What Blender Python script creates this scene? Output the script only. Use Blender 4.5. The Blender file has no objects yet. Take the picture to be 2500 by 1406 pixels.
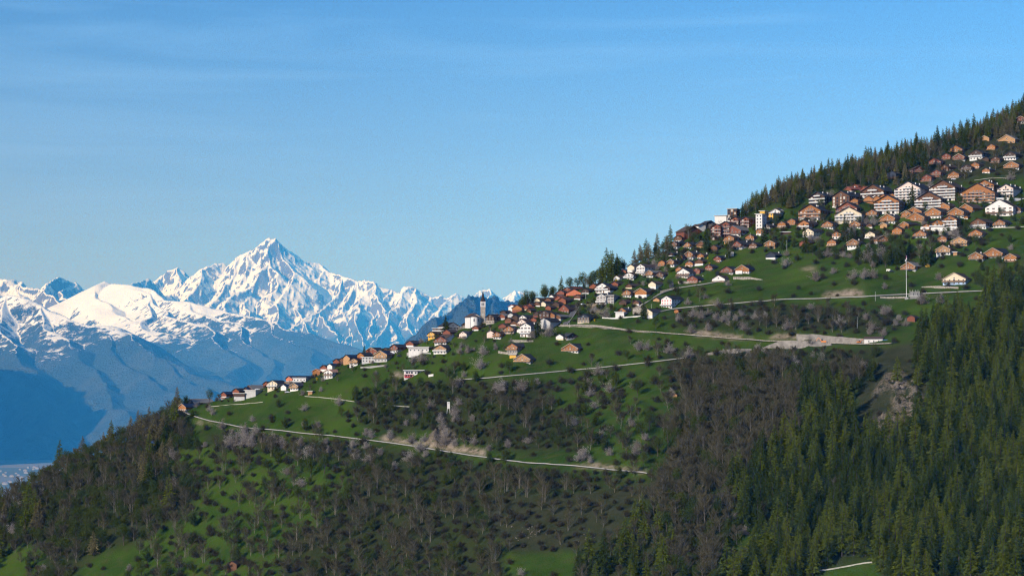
import bpy, math, random
import numpy as np
from math import sin, cos, tan, radians, pi, atan, atan2, sqrt, floor

# ------------------------------------------------------------------ camera, sky, sun, exposure
scene = bpy.context.scene
FPX = 5600.0            # focal length in pixels of a 2500 px wide frame
HOR = 930.0             # row of the horizon
PITCH = atan((HOR - 703.0) / FPX)
cam_data = bpy.data.cameras.new("camera")
cam_data.sensor_width = 36.0
cam_data.lens = 36.0 * FPX / 2500.0
cam_data.clip_start = 1.0
cam_data.clip_end = 180000.0
cam = bpy.data.objects.new("camera", cam_data)
cam.location = (0, 0, 0)
cam.rotation_euler = (pi / 2 + PITCH, 0, 0)
scene.collection.objects.link(cam)
scene.camera = cam

SUN_EL = 22.0
SUN_AZ = 48.0           # degrees to the left of straight behind the camera
sd = (-sin(radians(SUN_AZ)) * cos(radians(SUN_EL)), -cos(radians(SUN_AZ)) * cos(radians(SUN_EL)), sin(radians(SUN_EL)))
sun_data = bpy.data.lights.new("sun", 'SUN')
sun_data.energy = 5.0
sun_data.angle = radians(0.53)
sun_data.color = (1.0, 0.94, 0.87)
sun = bpy.data.objects.new("sun", sun_data)
from mathutils import Vector
sun.rotation_euler = Vector(sd).to_track_quat('Z', 'Y').to_euler()
sun.location = (-300, -300, 400)
scene.collection.objects.link(sun)

world = bpy.data.worlds.new("World")
scene.world = world
world.use_nodes = True
wn = world.node_tree
wn.nodes.clear()
wl = wn.links
sky = wn.nodes.new('ShaderNodeTexSky')
sky.sky_type = 'NISHITA'
sky.sun_disc = False
sky.sun_elevation = radians(SUN_EL)
sky.sun_rotation = atan2(sd[0], sd[1])
sky.altitude = 1200
sky.air_density = 1.0
sky.dust_density = 0.1
sky.ozone_density = 1.6
bg = wn.nodes.new('ShaderNodeBackground')
bg.inputs['Strength'].default_value = 0.089
# thin cirrus veils
tc = wn.nodes.new('ShaderNodeTexCoord')
mp = wn.nodes.new('ShaderNodeMapping')
mp.inputs['Scale'].default_value = (2.2, 2.2, 26.0)
mp.inputs['Rotation'].default_value = (0.10, 0.05, 0.2)
cn = wn.nodes.new('ShaderNodeTexNoise')
cn.inputs['Scale'].default_value = 2.3
cn.inputs['Detail'].default_value = 7.0
cn.inputs['Roughness'].default_value = 0.55
cn.inputs['Distortion'].default_value = 0.4
cr = wn.nodes.new('ShaderNodeMapRange')
cr.inputs['From Min'].default_value = 0.46
cr.inputs['From Max'].default_value = 0.80
cr.inputs['To Min'].default_value = 0.0
cr.inputs['To Max'].default_value = 0.50
cm = wn.nodes.new('ShaderNodeMix')
cm.data_type = 'RGBA'
cm.inputs['B'].default_value = (7.2, 8.0, 9.0, 1)
hsv = wn.nodes.new('ShaderNodeHueSaturation')
hsv.inputs['Saturation'].default_value = 1.0
wo = wn.nodes.new('ShaderNodeOutputWorld')
wl.new(tc.outputs['Generated'], mp.inputs['Vector'])
wl.new(mp.outputs['Vector'], cn.inputs['Vector'])
wl.new(cn.outputs['Fac'], cr.inputs['Value'])
wl.new(cr.outputs['Result'], cm.inputs['Factor'])
wl.new(sky.outputs['Color'], hsv.inputs['Color'])
wl.new(hsv.outputs['Color'], cm.inputs['A'])
tint = wn.nodes.new('ShaderNodeMix'); tint.data_type = 'RGBA'; tint.blend_type = 'MULTIPLY'
tint.inputs['Factor'].default_value = 1.0
tint.inputs['B'].default_value = (0.345, 0.69, 1.25, 1)      # clear deep blue of the high-altitude evening air
# horizon haze painted into the sky colour: a pale mix that grows as elevation falls
sx = wn.nodes.new('ShaderNodeSeparateXYZ'); wl.new(tc.outputs['Generated'], sx.inputs[0])
vr = wn.nodes.new('ShaderNodeMapRange'); vr.interpolation_type = 'SMOOTHSTEP'
vr.inputs['From Min'].default_value = 0.19; vr.inputs['From Max'].default_value = -0.02
vr.inputs['To Min'].default_value = 0.0; vr.inputs['To Max'].default_value = 0.60
wl.new(sx.outputs['Z'], vr.inputs['Value'])
veil = wn.nodes.new('ShaderNodeMix'); veil.data_type = 'RGBA'
veil.inputs['B'].default_value = (12.6, 6.0, 5.5, 1)
wl.new(vr.outputs['Result'], veil.inputs['Factor']); wl.new(cm.outputs['Result'], veil.inputs['A'])
wl.new(veil.outputs['Result'], tint.inputs['A'])
wl.new(tint.outputs['Result'], bg.inputs['Color'])
wl.new(bg.outputs['Background'], wo.inputs['Surface'])

scene.view_settings.view_transform = 'Standard'
scene.view_settings.look = 'None'
scene.view_settings.gamma = 1.0
scene.view_settings.use_curve_mapping = False
scene.view_settings.exposure = 0.25
scene.render.engine = 'CYCLES'
scene.cycles.max_bounces = 5
scene.cycles.diffuse_bounces = 2
scene.cycles.glossy_bounces = 1
scene.cycles.transmission_bounces = 2
scene.cycles.volume_bounces = 0
scene.cycles.transparent_max_bounces = 6
scene.cycles.use_denoising = True
scene.cycles.denoiser = 'OPENIMAGEDENOISE'
try:
    scene.cycles.denoising_prefilter = 'NONE'
except Exception:
    pass
scene.cycles.use_adaptive_sampling = False
scene.cycles.filter_width = 1.2

rng = np.random.default_rng(7)
random.seed(7)

# ------------------------------------------------------------------ geometry of view: pixel -> direction -> ground
CP, SP = cos(PITCH), sin(PITCH)


def ray(px, py):
    """(a, e): x/y and z/y of the ray through a pixel of the 2500x1406 frame (numpy friendly)"""
    u = (np.asarray(px, float) - 1250.0) / FPX
    v = (703.0 - np.asarray(py, float)) / FPX
    dy = CP - v * SP
    dz = SP + v * CP
    return u / dy, dz / dy


def proj(x, y, z):
    dep = y * CP + z * SP
    v = (-y * SP + z * CP) / dep
    u = x / dep
    return 1250.0 + u * FPX, 703.0 - v * FPX


def hash2(ix, iy, seed):
    h = (ix.astype(np.int64) * 374761393 + iy.astype(np.int64) * 668265263 + seed * 144665) & 0xFFFFFFFF
    h = ((h ^ (h >> 13)) * 1274126177) & 0xFFFFFFFF
    h = (h ^ (h >> 16)) & 0xFFFFFF
    return h / float(0xFFFFFF)


def vnoise(x, y, seed=0):
    x = np.asarray(x, float); y = np.asarray(y, float)
    ix = np.floor(x); iy = np.floor(y)
    fx = x - ix; fy = y - iy
    fx = fx * fx * fx * (fx * (fx * 6 - 15) + 10); fy = fy * fy * fy * (fy * (fy * 6 - 15) + 10)
    ix = ix.astype(np.int64); iy = iy.astype(np.int64)
    a = hash2(ix, iy, seed); b = hash2(ix + 1, iy, seed)
    c = hash2(ix, iy + 1, seed); d = hash2(ix + 1, iy + 1, seed)
    return ((a * (1 - fx) + b * fx) * (1 - fy) + (c * (1 - fx) + d * fx) * fy) * 2 - 1


def fbm(x, y, seed=0, octs=4, gain=0.5):
    s = 0; amp = 1.0; f = 1.0
    for o in range(octs):
        c, q = cos(0.6 * o), sin(0.6 * o)
        s = s + amp * vnoise((x * c - y * q) * f, (x * q + y * c) * f, seed + o * 17)
        amp *= gain; f *= 2.03
    return s


def ridged(x, y, seed=0, octs=4, gain=0.5):
    s = 0; amp = 1.0; f = 1.0; w = 1.0
    for o in range(octs):
        c, q = cos(0.7 * o), sin(0.7 * o)
        n = 1 - np.abs(vnoise((x * c - y * q) * f, (x * q + y * c) * f, seed + o * 31))
        n = n * n * w
        s = s + amp * n
        w = np.clip(n * 1.6, 0, 1)
        amp *= gain; f *= 2.07
    return s


def smooth(t):
    t = np.clip(t, 0, 1)
    return t * t * (3 - 2 * t)


# near hillside -----------------------------------------------------
SKYL = [(-1400, 1900), (-600, 1560), (-200, 1380), (0, 1240), (100, 1170), (200, 1122), (300, 1082), (400, 1022), (440, 996),
        (540, 976), (640, 948), (760, 926), (820, 893), (900, 870), (1000, 850), (1060, 824), (1150, 796), (1240, 766),
        (1300, 738), (1370, 716), (1440, 702), (1510, 664), (1560, 644), (1640, 604), (1700, 572), (1760, 548),
        (1800, 536), (1900, 470), (2000, 436), (2100, 408), (2200, 382), (2300, 356), (2400, 318), (2500, 275), (3100, 60), (3900, -160)]
sk_a, sk_e = ray([p[0] for p in SKYL], [p[1] for p in SKYL])
SL = 0.45
EB = -(1406 - HOR) / FPX


def base_dist(a):
    return np.interp(a, [-0.5, -0.223, 0.0, 0.223, 0.5], [2150, 1900, 1560, 1400, 1320])


def ridge_guess(a):
    er = np.interp(a, sk_a, sk_e)
    return (SL - EB) * base_dist(a) / (SL - er)


NA = 760
A_GRID = np.linspace(-0.36, 0.34, NA)
YR = ridge_guess(A_GRID)


def hill_relief(x, y):
    n = 5.0 * fbm(x / 150.0 + 3.1, y / 150.0, 11, 3)
    n = n + 2.4 * (ridged(x / 55.0 + 0.3 * fbm(x / 90, y / 90, 5, 2), y / 130.0, 23, 2) - 0.8)
    n = n + 0.55 * fbm(x / 11.0, y / 11.0, 37, 3)
    # terraces along the contour
    t = (y + 12 * fbm(x / 120.0, y / 120.0, 41, 2)) / 17.0
    f = t - np.floor(t)
    n = n + 1.5 * (smooth((f - 0.55) / 0.3) - f) * smooth((vnoise(x / 90.0, y / 60.0, 51) + 0.35) * 2)
    return n


def hill_z(a, Y, yr=None):
    a = np.asarray(a, float); Y = np.asarray(Y, float)
    if yr is None:
        yr = np.interp(a, A_GRID, YR)
    yb = base_dist(a)
    z0 = EB * yb
    lin = z0 + SL * (np.minimum(Y, yr - 30) - yb)
    d = np.clip(Y - (yr - 30), 0, 90)
    top = SL * d - (SL + 0.42) * d * d / 180.0
    d2 = np.clip(Y - (yr + 60), 0, None)
    z = lin + top - 0.42 * d2
    # gorge below the frame
    g = np.clip(yb - 40 - Y, 0, None)
    z = z - 0.12 * g
    return z + hill_relief(a * Y, Y)


YS = np.arange(900, 2700, 4.0)
for _it in range(4):
    AA, YY = np.meshgrid(A_GRID, YS)
    E = hill_z(AA, YY, np.broadcast_to(YR, AA.shape)) / YY
    emax = E.max(axis=0)
    er = np.interp(A_GRID, sk_a, sk_e)
    YR = YR + (er - emax) * YR / (SL - er) * 0.9
    k = 5
    YR = np.convolve(np.pad(YR, k, mode='edge'), np.ones(2 * k + 1) / (2 * k + 1), 'valid')
E = hill_z(AA, YY, np.broadcast_to(YR, AA.shape)) / YY
EM = np.maximum.accumulate(E, axis=0)


def at(px, py, back=0.0):
    """the point of the hillside seen at a pixel (or the skyline of the hill below it)"""
    a, e = ray(px, py)
    a = float(a); e = float(e)
    i = int(np.clip(np.searchsorted(A_GRID, a), 1, NA - 1))
    col = EM[:, i]
    j = int(np.searchsorted(col, e))
    if j >= len(YS) or e > col.max():
        j = int(np.argmax(E[:, i]))
        Y = YS[j]
    elif j == 0:
        Y = YS[0]
    else:
        e0, e1 = col[j - 1], col[j]
        Y = YS[j - 1] + 4.0 * (e - e0) / max(e1 - e0, 1e-9)
    Y += back
    return Vector((a * Y, Y, float(hill_z(a, Y))))


def ground(x, y):
    return float(hill_z(x / y, y))


# ------------------------------------------------------------------ materials
MATS = {}


def nodes_of(name):
    m = bpy.data.materials.new(name)
    m.use_nodes = True
    nt = m.node_tree
    b = nt.nodes.get('Principled BSDF')
    return m, nt, b


def mat(name, col, rough=0.8, var=0.25, scale=1.0, stretch=(1, 1, 1), col2=None, rnd=0.0, metallic=0.0, bump=0.0):
    """plain procedural surface: base colour broken up by noise, with an optional second colour and per-object tint"""
    if name in MATS:
        return MATS[name]
    m, nt, b = nodes_of(name)
    L = nt.links
    tcn = nt.nodes.new('ShaderNodeTexCoord')
    mpn = nt.nodes.new('ShaderNodeMapping')
    mpn.inputs['Scale'].default_value = stretch
    nz = nt.nodes.new('ShaderNodeTexNoise')
    nz.inputs['Scale'].default_value = scale
    nz.inputs['Detail'].default_value = 5
    nz.inputs['Roughness'].default_value = 0.6
    L.new(tcn.outputs['Object'], mpn.inputs['Vector'])
    L.new(mpn.outputs['Vector'], nz.inputs['Vector'])
    ramp = nt.nodes.new('ShaderNodeValToRGB')
    c2 = col2 or tuple(c * (1 - var) for c in col)
    c1 = tuple(min(1, c * (1 + var * 0.6)) for c in col)
    ramp.color_ramp.elements[0].position = 0.34
    ramp.color_ramp.elements[1].position = 0.66
    ramp.color_ramp.elements[0].color = (*c2, 1)
    ramp.color_ramp.elements[1].color = (*c1, 1)
    L.new(nz.outputs['Fac'], ramp.inputs['Fac'])
    out = ramp.outputs['Color']
    if rnd > 0:
        oi = nt.nodes.new('ShaderNodeObjectInfo')
        mr = nt.nodes.new('ShaderNodeMapRange')
        mr.inputs['To Min'].default_value = 1 - rnd
        mr.inputs['To Max'].default_value = 1 + rnd
        L.new(oi.outputs['Random'], mr.inputs['Value'])
        h = nt.nodes.new('ShaderNodeHueSaturation')
        L.new(mr.outputs['Result'], h.inputs['Value'])
        L.new(out, h.inputs['Color'])
        out = h.outputs['Color']
    L.new(out, b.inputs['Base Color'])
    b.inputs['Roughness'].default_value = rough
    b.inputs['Metallic'].default_value = metallic
    b.inputs['Specular IOR Level'].default_value = 0.25
    if bump > 0:
        bn = nt.nodes.new('ShaderNodeBump')
        bn.inputs['Strength'].default_value = bump
        L.new(nz.outputs['Fac'], bn.inputs['Height'])
        L.new(bn.outputs['Normal'], b.inputs['Normal'])
    MATS[name] = m
    return m


def leaf_mat(name, c1, c2, transl=0.2, hue=0.0):
    """foliage: colour varies from plant to plant and from clump to clump, a little light comes through"""
    m, nt, b = nodes_of(name)
    L = nt.links
    nt.nodes.remove(b)
    out = nt.nodes.get('Material Output')
    oi = nt.nodes.new('ShaderNodeObjectInfo')
    tcn = nt.nodes.new('ShaderNodeTexCoord')
    nz = nt.nodes.new('ShaderNodeTexNoise')
    nz.inputs['Scale'].default_value = 0.9
    nz.inputs['Detail'].default_value = 3
    L.new(tcn.outputs['Object'], nz.inputs['Vector'])
    ad = nt.nodes.new('ShaderNodeMath'); ad.operation = 'MULTIPLY_ADD'
    ad.inputs[1].default_value = 0.55
    L.new(oi.outputs['Random'], ad.inputs[0])
    mr = nt.nodes.new('ShaderNodeMapRange')
    mr.inputs['From Min'].default_value = 0.3; mr.inputs['From Max'].default_value = 0.7
    mr.inputs['To Max'].default_value = 0.45
    L.new(nz.outputs['Fac'], mr.inputs['Value'])
    L.new(mr.outputs['Result'], ad.inputs[2])
    mx = nt.nodes.new('ShaderNodeMix'); mx.data_type = 'RGBA'
    mx.inputs['A'].default_value = (*c1, 1); mx.inputs['B'].default_value = (*c2, 1)
    L.new(ad.outputs[0], mx.inputs['Factor'])
    d = nt.nodes.new('ShaderNodeBsdfDiffuse'); t = nt.nodes.new('ShaderNodeBsdfTranslucent')
    ms = nt.nodes.new('ShaderNodeMixShader'); ms.inputs[0].default_value = transl
    L.new(mx.outputs['Result'], d.inputs['Color']); L.new(mx.outputs['Result'], t.inputs['Color'])
    L.new(d.outputs[0], ms.inputs[1]); L.new(t.outputs[0], ms.inputs[2])
    L.new(ms.outputs[0], out.inputs['Surface'])
    MATS[name] = m
    return m


# ------------------------------------------------------------------ mesh helpers
COL = scene.collection


def tag(o, label=None, cat=None, group=None, kind=None):
    if label: o['label'] = label
    if cat: o['category'] = cat
    if group: o['group'] = group
    if kind: o['kind'] = kind
    return o


def empty(name, loc, rz=0.0):
    o = bpy.data.objects.new(name, None)
    o.empty_display_size = 1.0
    o.location = loc
    o.rotation_euler = (0, 0, rz)
    COL.objects.link(o)
    return o


def obj(name, mesh, parent=None, loc=(0, 0, 0), rot=(0, 0, 0), scale=(1, 1, 1)):
    o = bpy.data.objects.new(name, mesh)
    o.location = loc; o.rotation_euler = rot; o.scale = scale
    COL.objects.link(o)
    if parent: o.parent = parent
    return o


class MB:
    """collects simple solids into one mesh"""

    def __init__(s):
        s.v = []; s.f = []; s.m = []

    def add(s, vs, fs, mi=0):
        n = len(s.v)
        s.v += [tuple(p) for p in vs]
        for f in fs:
            s.f.append([n + i for i in f]); s.m.append(mi)

    def box(s, x0, y0, z0, x1, y1, z1, mi=0):
        vs = [(x0, y0, z0), (x1, y0, z0), (x1, y1, z0), (x0, y1, z0), (x0, y0, z1), (x1, y0, z1), (x1, y1, z1), (x0, y1, z1)]
        s.add(vs, [(0, 3, 2, 1), (4, 5, 6, 7), (0, 1, 5, 4), (1, 2, 6, 5), (2, 3, 7, 6), (3, 0, 4, 7)], mi)

    def bar(s, p, q, w, mi=0, w2=None, n=4):
        p = Vector(p); q = Vector(q)
        d = (q - p).normalized()
        u = d.cross(Vector((0, 0, 1)))
        if u.length < 1e-3: u = Vector((1, 0, 0))
        u.normalize(); t = d.cross(u)
        w2 = w if w2 is None else w2
        vs = []
        for c, ww in ((p, w), (q, w2)):
            for k in range(n):
                an = 2 * pi * (k + 0.5) / n
                vs.append(c + (u * cos(an) + t * sin(an)) * ww * 0.5)
        fs = [(k, (k + 1) % n, n + (k + 1) % n, n + k) for k in range(n)]
        fs += [tuple(range(n))[::-1], tuple(range(n, 2 * n))]
        s.add(vs, fs, mi)

    def prism(s, prof, y0, y1, mi=0):
        """profile in x,z extruded along y"""
        n = len(prof)
        vs = [(x, y0, z) for x, z in prof] + [(x, y1, z) for x, z in prof]
        fs = [tuple(range(n)), tuple(range(2 * n - 1, n - 1, -1))]
        fs += [(k, n + k, n + (k + 1) % n, (k + 1) % n) for k in range(n)]
        s.add(vs, fs, mi)

    def mesh(s, name, mats):
        me = bpy.data.meshes.new(name)
        me.from_pydata(s.v, [], s.f)
        for m in mats: me.materials.append(m)
        if len(mats) > 1:
            me.polygons.foreach_set('material_index', s.m)
        me.update()
        return me


def grid_mesh(name, P, mats, smooth_shade=True):
    """P: rows x cols x 3"""
    r, c, _ = P.shape
    me = bpy.data.meshes.new(name)
    idx = np.arange(r * c).reshape(r, c)
    q = np.stack([idx[:-1, :-1], idx[:-1, 1:], idx[1:, 1:], idx[1:, :-1]], -1).reshape(-1, 4)
    me.vertices.add(r * c); me.vertices.foreach_set('co', P.reshape(-1).astype(np.float32))
    me.loops.add(q.size); me.loops.foreach_set('vertex_index', q.reshape(-1).astype(np.int32))
    me.polygons.add(len(q))
    me.polygons.foreach_set('loop_start', np.arange(0, q.size, 4, dtype=np.int32))
    if smooth_shade:
        me.polygons.foreach_set('use_smooth', np.ones(len(q), bool))
    for m in mats: me.materials.append(m)
    me.update(calc_edges=True)
    me.validate()
    return me


def tri_mesh(name, V, F, mats, mi=None):
    me = bpy.data.meshes.new(name)
    V = np.asarray(V, np.float32); F = np.asarray(F, np.int32)
    me.vertices.add(len(V)); me.vertices.foreach_set('co', V.reshape(-1))
    me.loops.add(F.size); me.loops.foreach_set('vertex_index', F.reshape(-1))
    me.polygons.add(len(F)); me.polygons.foreach_set('loop_start', np.arange(0, F.size, F.shape[1], dtype=np.int32))
    for m in mats: me.materials.append(m)
    if mi is not None: me.polygons.foreach_set('material_index', np.asarray(mi, np.int32))
    me.update(calc_edges=True)
    return me

# ------------------------------------------------------------------ far mountains
MS = 5.0          # the far country is modelled at 1:5 and its objects carry that scale


def p3(px, py, km):
    a, e = ray(px, py)
    return (float(a) * km * 1000, km * 1000.0, float(e) * km * 1000)


def tents(X, Y, lines, k, pw=1.0):
    """height of the highest of many sloping ridges; each ridge is a polyline of (px, py, km)"""
    H = np.full(X.shape, -2000.0)
    for ln in lines:
        kk = k
        if isinstance(ln, tuple): kk, ln = ln
        P = [p3(*q) for q in ln]
        for (x0, y0, z0), (x1, y1, z1) in zip(P[:-1], P[1:]):
            dx, dy = x1 - x0, y1 - y0
            L2 = dx * dx + dy * dy
            t = np.clip(((X - x0) * dx + (Y - y0) * dy) / L2, 0, 1)
            d = np.hypot(X - x0 - t * dx, Y - y0 - t * dy)
            h = z0 + t * (z1 - z0) - kk * d ** pw
            np.maximum(H, h, out=H)
    return H


def mountain_material(name, snow_lo=150.0, snow_hi=950.0, tree=480.0, brown=True, xg=0.0, ragged=520.0):
    m, nt, b = nodes_of(name)
    L = nt.links; N = nt.nodes

    def mth(op, a, b_=None, c=None, clamp=False):
        n = N.new('ShaderNodeMath'); n.operation = op; n.use_clamp = clamp
        for i, v in enumerate((a, b_, c)):
            if v is None: continue
            if isinstance(v, (int, float)): n.inputs[i].default_value = v
            else: L.new(v, n.inputs[i])
        return n.outputs[0]

    def noise(sc, det=6, rough=0.6, vec=None, st=None):
        n = N.new('ShaderNodeTexNoise'); n.inputs['Scale'].default_value = sc
        n.inputs['Detail'].default_value = det; n.inputs['Roughness'].default_value = rough
        v = vec
        if st:
            q = N.new('ShaderNodeMapping'); q.inputs['Scale'].default_value = st; L.new(v, q.inputs['Vector']); v = q.outputs[0]
        L.new(v, n.inputs['Vector'])
        return n.outputs['Fac']

    g = N.new('ShaderNodeNewGeometry')
    tco = N.new('ShaderNodeTexCoord')
    sp = N.new('ShaderNodeSeparateXYZ'); L.new(tco.outputs['Object'], sp.inputs[0])
    sn = N.new('ShaderNodeSeparateXYZ'); L.new(g.outputs['Normal'], sn.inputs[0])
    pos = tco.outputs['Object']
    nb = noise(1 / 420.0, 5, 0.6, pos)
    nf = noise(1 / 55.0, 5, 0.75, pos)
    ns = noise(1 / 70.0, 4, 0.7, pos, (1, 1, 0.25))
    # altitude with a ragged line
    alt = mth('MULTIPLY_ADD', mth('SUBTRACT', nb, 0.5), ragged, sp.outputs['Z'])
    if xg: alt = mth('SUBTRACT', alt, mth('MULTIPLY', mth('ADD', sp.outputs['X'], 3700.0), xg))
    alt = mth('MULTIPLY_ADD', mth('SUBTRACT', nf, 0.5), 300.0, alt)
    t = mth('DIVIDE', mth('SUBTRACT', alt, snow_lo), snow_hi - snow_lo, clamp=True)
    thr = mth('MULTIPLY_ADD', mth('POWER', t, 0.6), -0.47, 1.05)
    sl = mth('MULTIPLY_ADD', mth('SUBTRACT', ns, 0.5), 0.55, sn.outputs['Z'])
    sl = mth('MULTIPLY_ADD', mth('SUBTRACT', nf, 0.5), 0.25, sl)
    snow = mth('MULTIPLY', mth('SUBTRACT', sl, thr), 14.0, clamp=True)
    # ground under the snow: forest low down, brown turf and grey rock above
    fr = mth('DIVIDE', mth('SUBTRACT', alt, tree), 140.0, clamp=True)
    fcol = N.new('ShaderNodeMix'); fcol.data_type = 'RGBA'
    fcol.inputs['A'].default_value = (0.040, 0.058, 0.044, 1); fcol.inputs['B'].default_value = ((0.115, 0.125, 0.100, 1) if brown else (0.070, 0.085, 0.052, 1))
    vb = noise(1 / 34.0, 4, 0.8, pos)
    vb2 = mth('MULTIPLY_ADD', mth('SUBTRACT', vb, 0.42), 1.6, mth('MULTIPLY', mth('SUBTRACT', nb, 0.5), 2.0), clamp=True)
    L.new(vb2, fcol.inputs['Factor'])
    rcol = N.new('ShaderNodeMix'); rcol.data_type = 'RGBA'
    rcol.inputs['A'].default_value = (0.10, 0.092, 0.085, 1); rcol.inputs['B'].default_value = (0.235, 0.21, 0.19, 1)
    L.new(ns, rcol.inputs['Factor'])
    und = N.new('ShaderNodeMix'); und.data_type = 'RGBA'
    L.new(fr, und.inputs['Factor']); L.new(fcol.outputs['Result'], und.inputs['A']); L.new(rcol.outputs['Result'], und.inputs['B'])
    fin = N.new('ShaderNodeMix'); fin.data_type = 'RGBA'
    L.new(snow, fin.inputs['Factor']); L.new(und.outputs['Result'], fin.inputs['A'])
    fin.inputs['B'].default_value = (0.76, 0.78, 0.81, 1)
    L.new(fin.outputs['Result'], b.inputs['Base Color'])
    b.inputs['Roughness'].default_value = 0.9
    b.inputs['Specular IOR Level'].default_value = 0.1
    bn = N.new('ShaderNodeBump'); bn.inputs['Strength'].default_value = 1.0; bn.inputs['Distance'].default_value = 30.0 * MS
    hb = mth('MULTIPLY', mth('ADD', nf, vb), mth('SUBTRACT', 1.0, mth('MULTIPLY', snow, 0.8)))
    L.new(hb, bn.inputs['Height']); L.new(bn.outputs['Normal'], b.inputs['Normal'])
    return m


M_FAR = mountain_material('snow_rock_forest')
M_MID = mountain_material('snow_dome_forest', 40.0, 800.0, 400.0, True, 0.11, 330.0)
M_SHO = mountain_material('dark_forest_slope', 900.0, 1500.0, 900.0, False)
FLOOR_Z = -430.0


def mountain(name, px0, px1, nx, km0, km1, ny, fn, kpow=1.0):
    a0 = float(ray(px0, 900)[0]); a1 = float(ray(px1, 900)[0])
    a = np.linspace(a0, a1, nx)
    Y = np.linspace(km0 ** kpow, km1 ** kpow, ny) ** (1 / kpow) * 1000
    A, YY = np.meshgrid(a, Y)
    X = A * YY
    Z = fn(X, YY)
    o = obj(name, grid_mesh(name, np.stack([X, YY, Z], -1), [{'forest_shoulder': M_SHO, 'middle_mountains': M_MID}.get(name, M_FAR)]), scale=(MS, MS, MS))
    tag(o, kind='structure')
    return o


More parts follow.
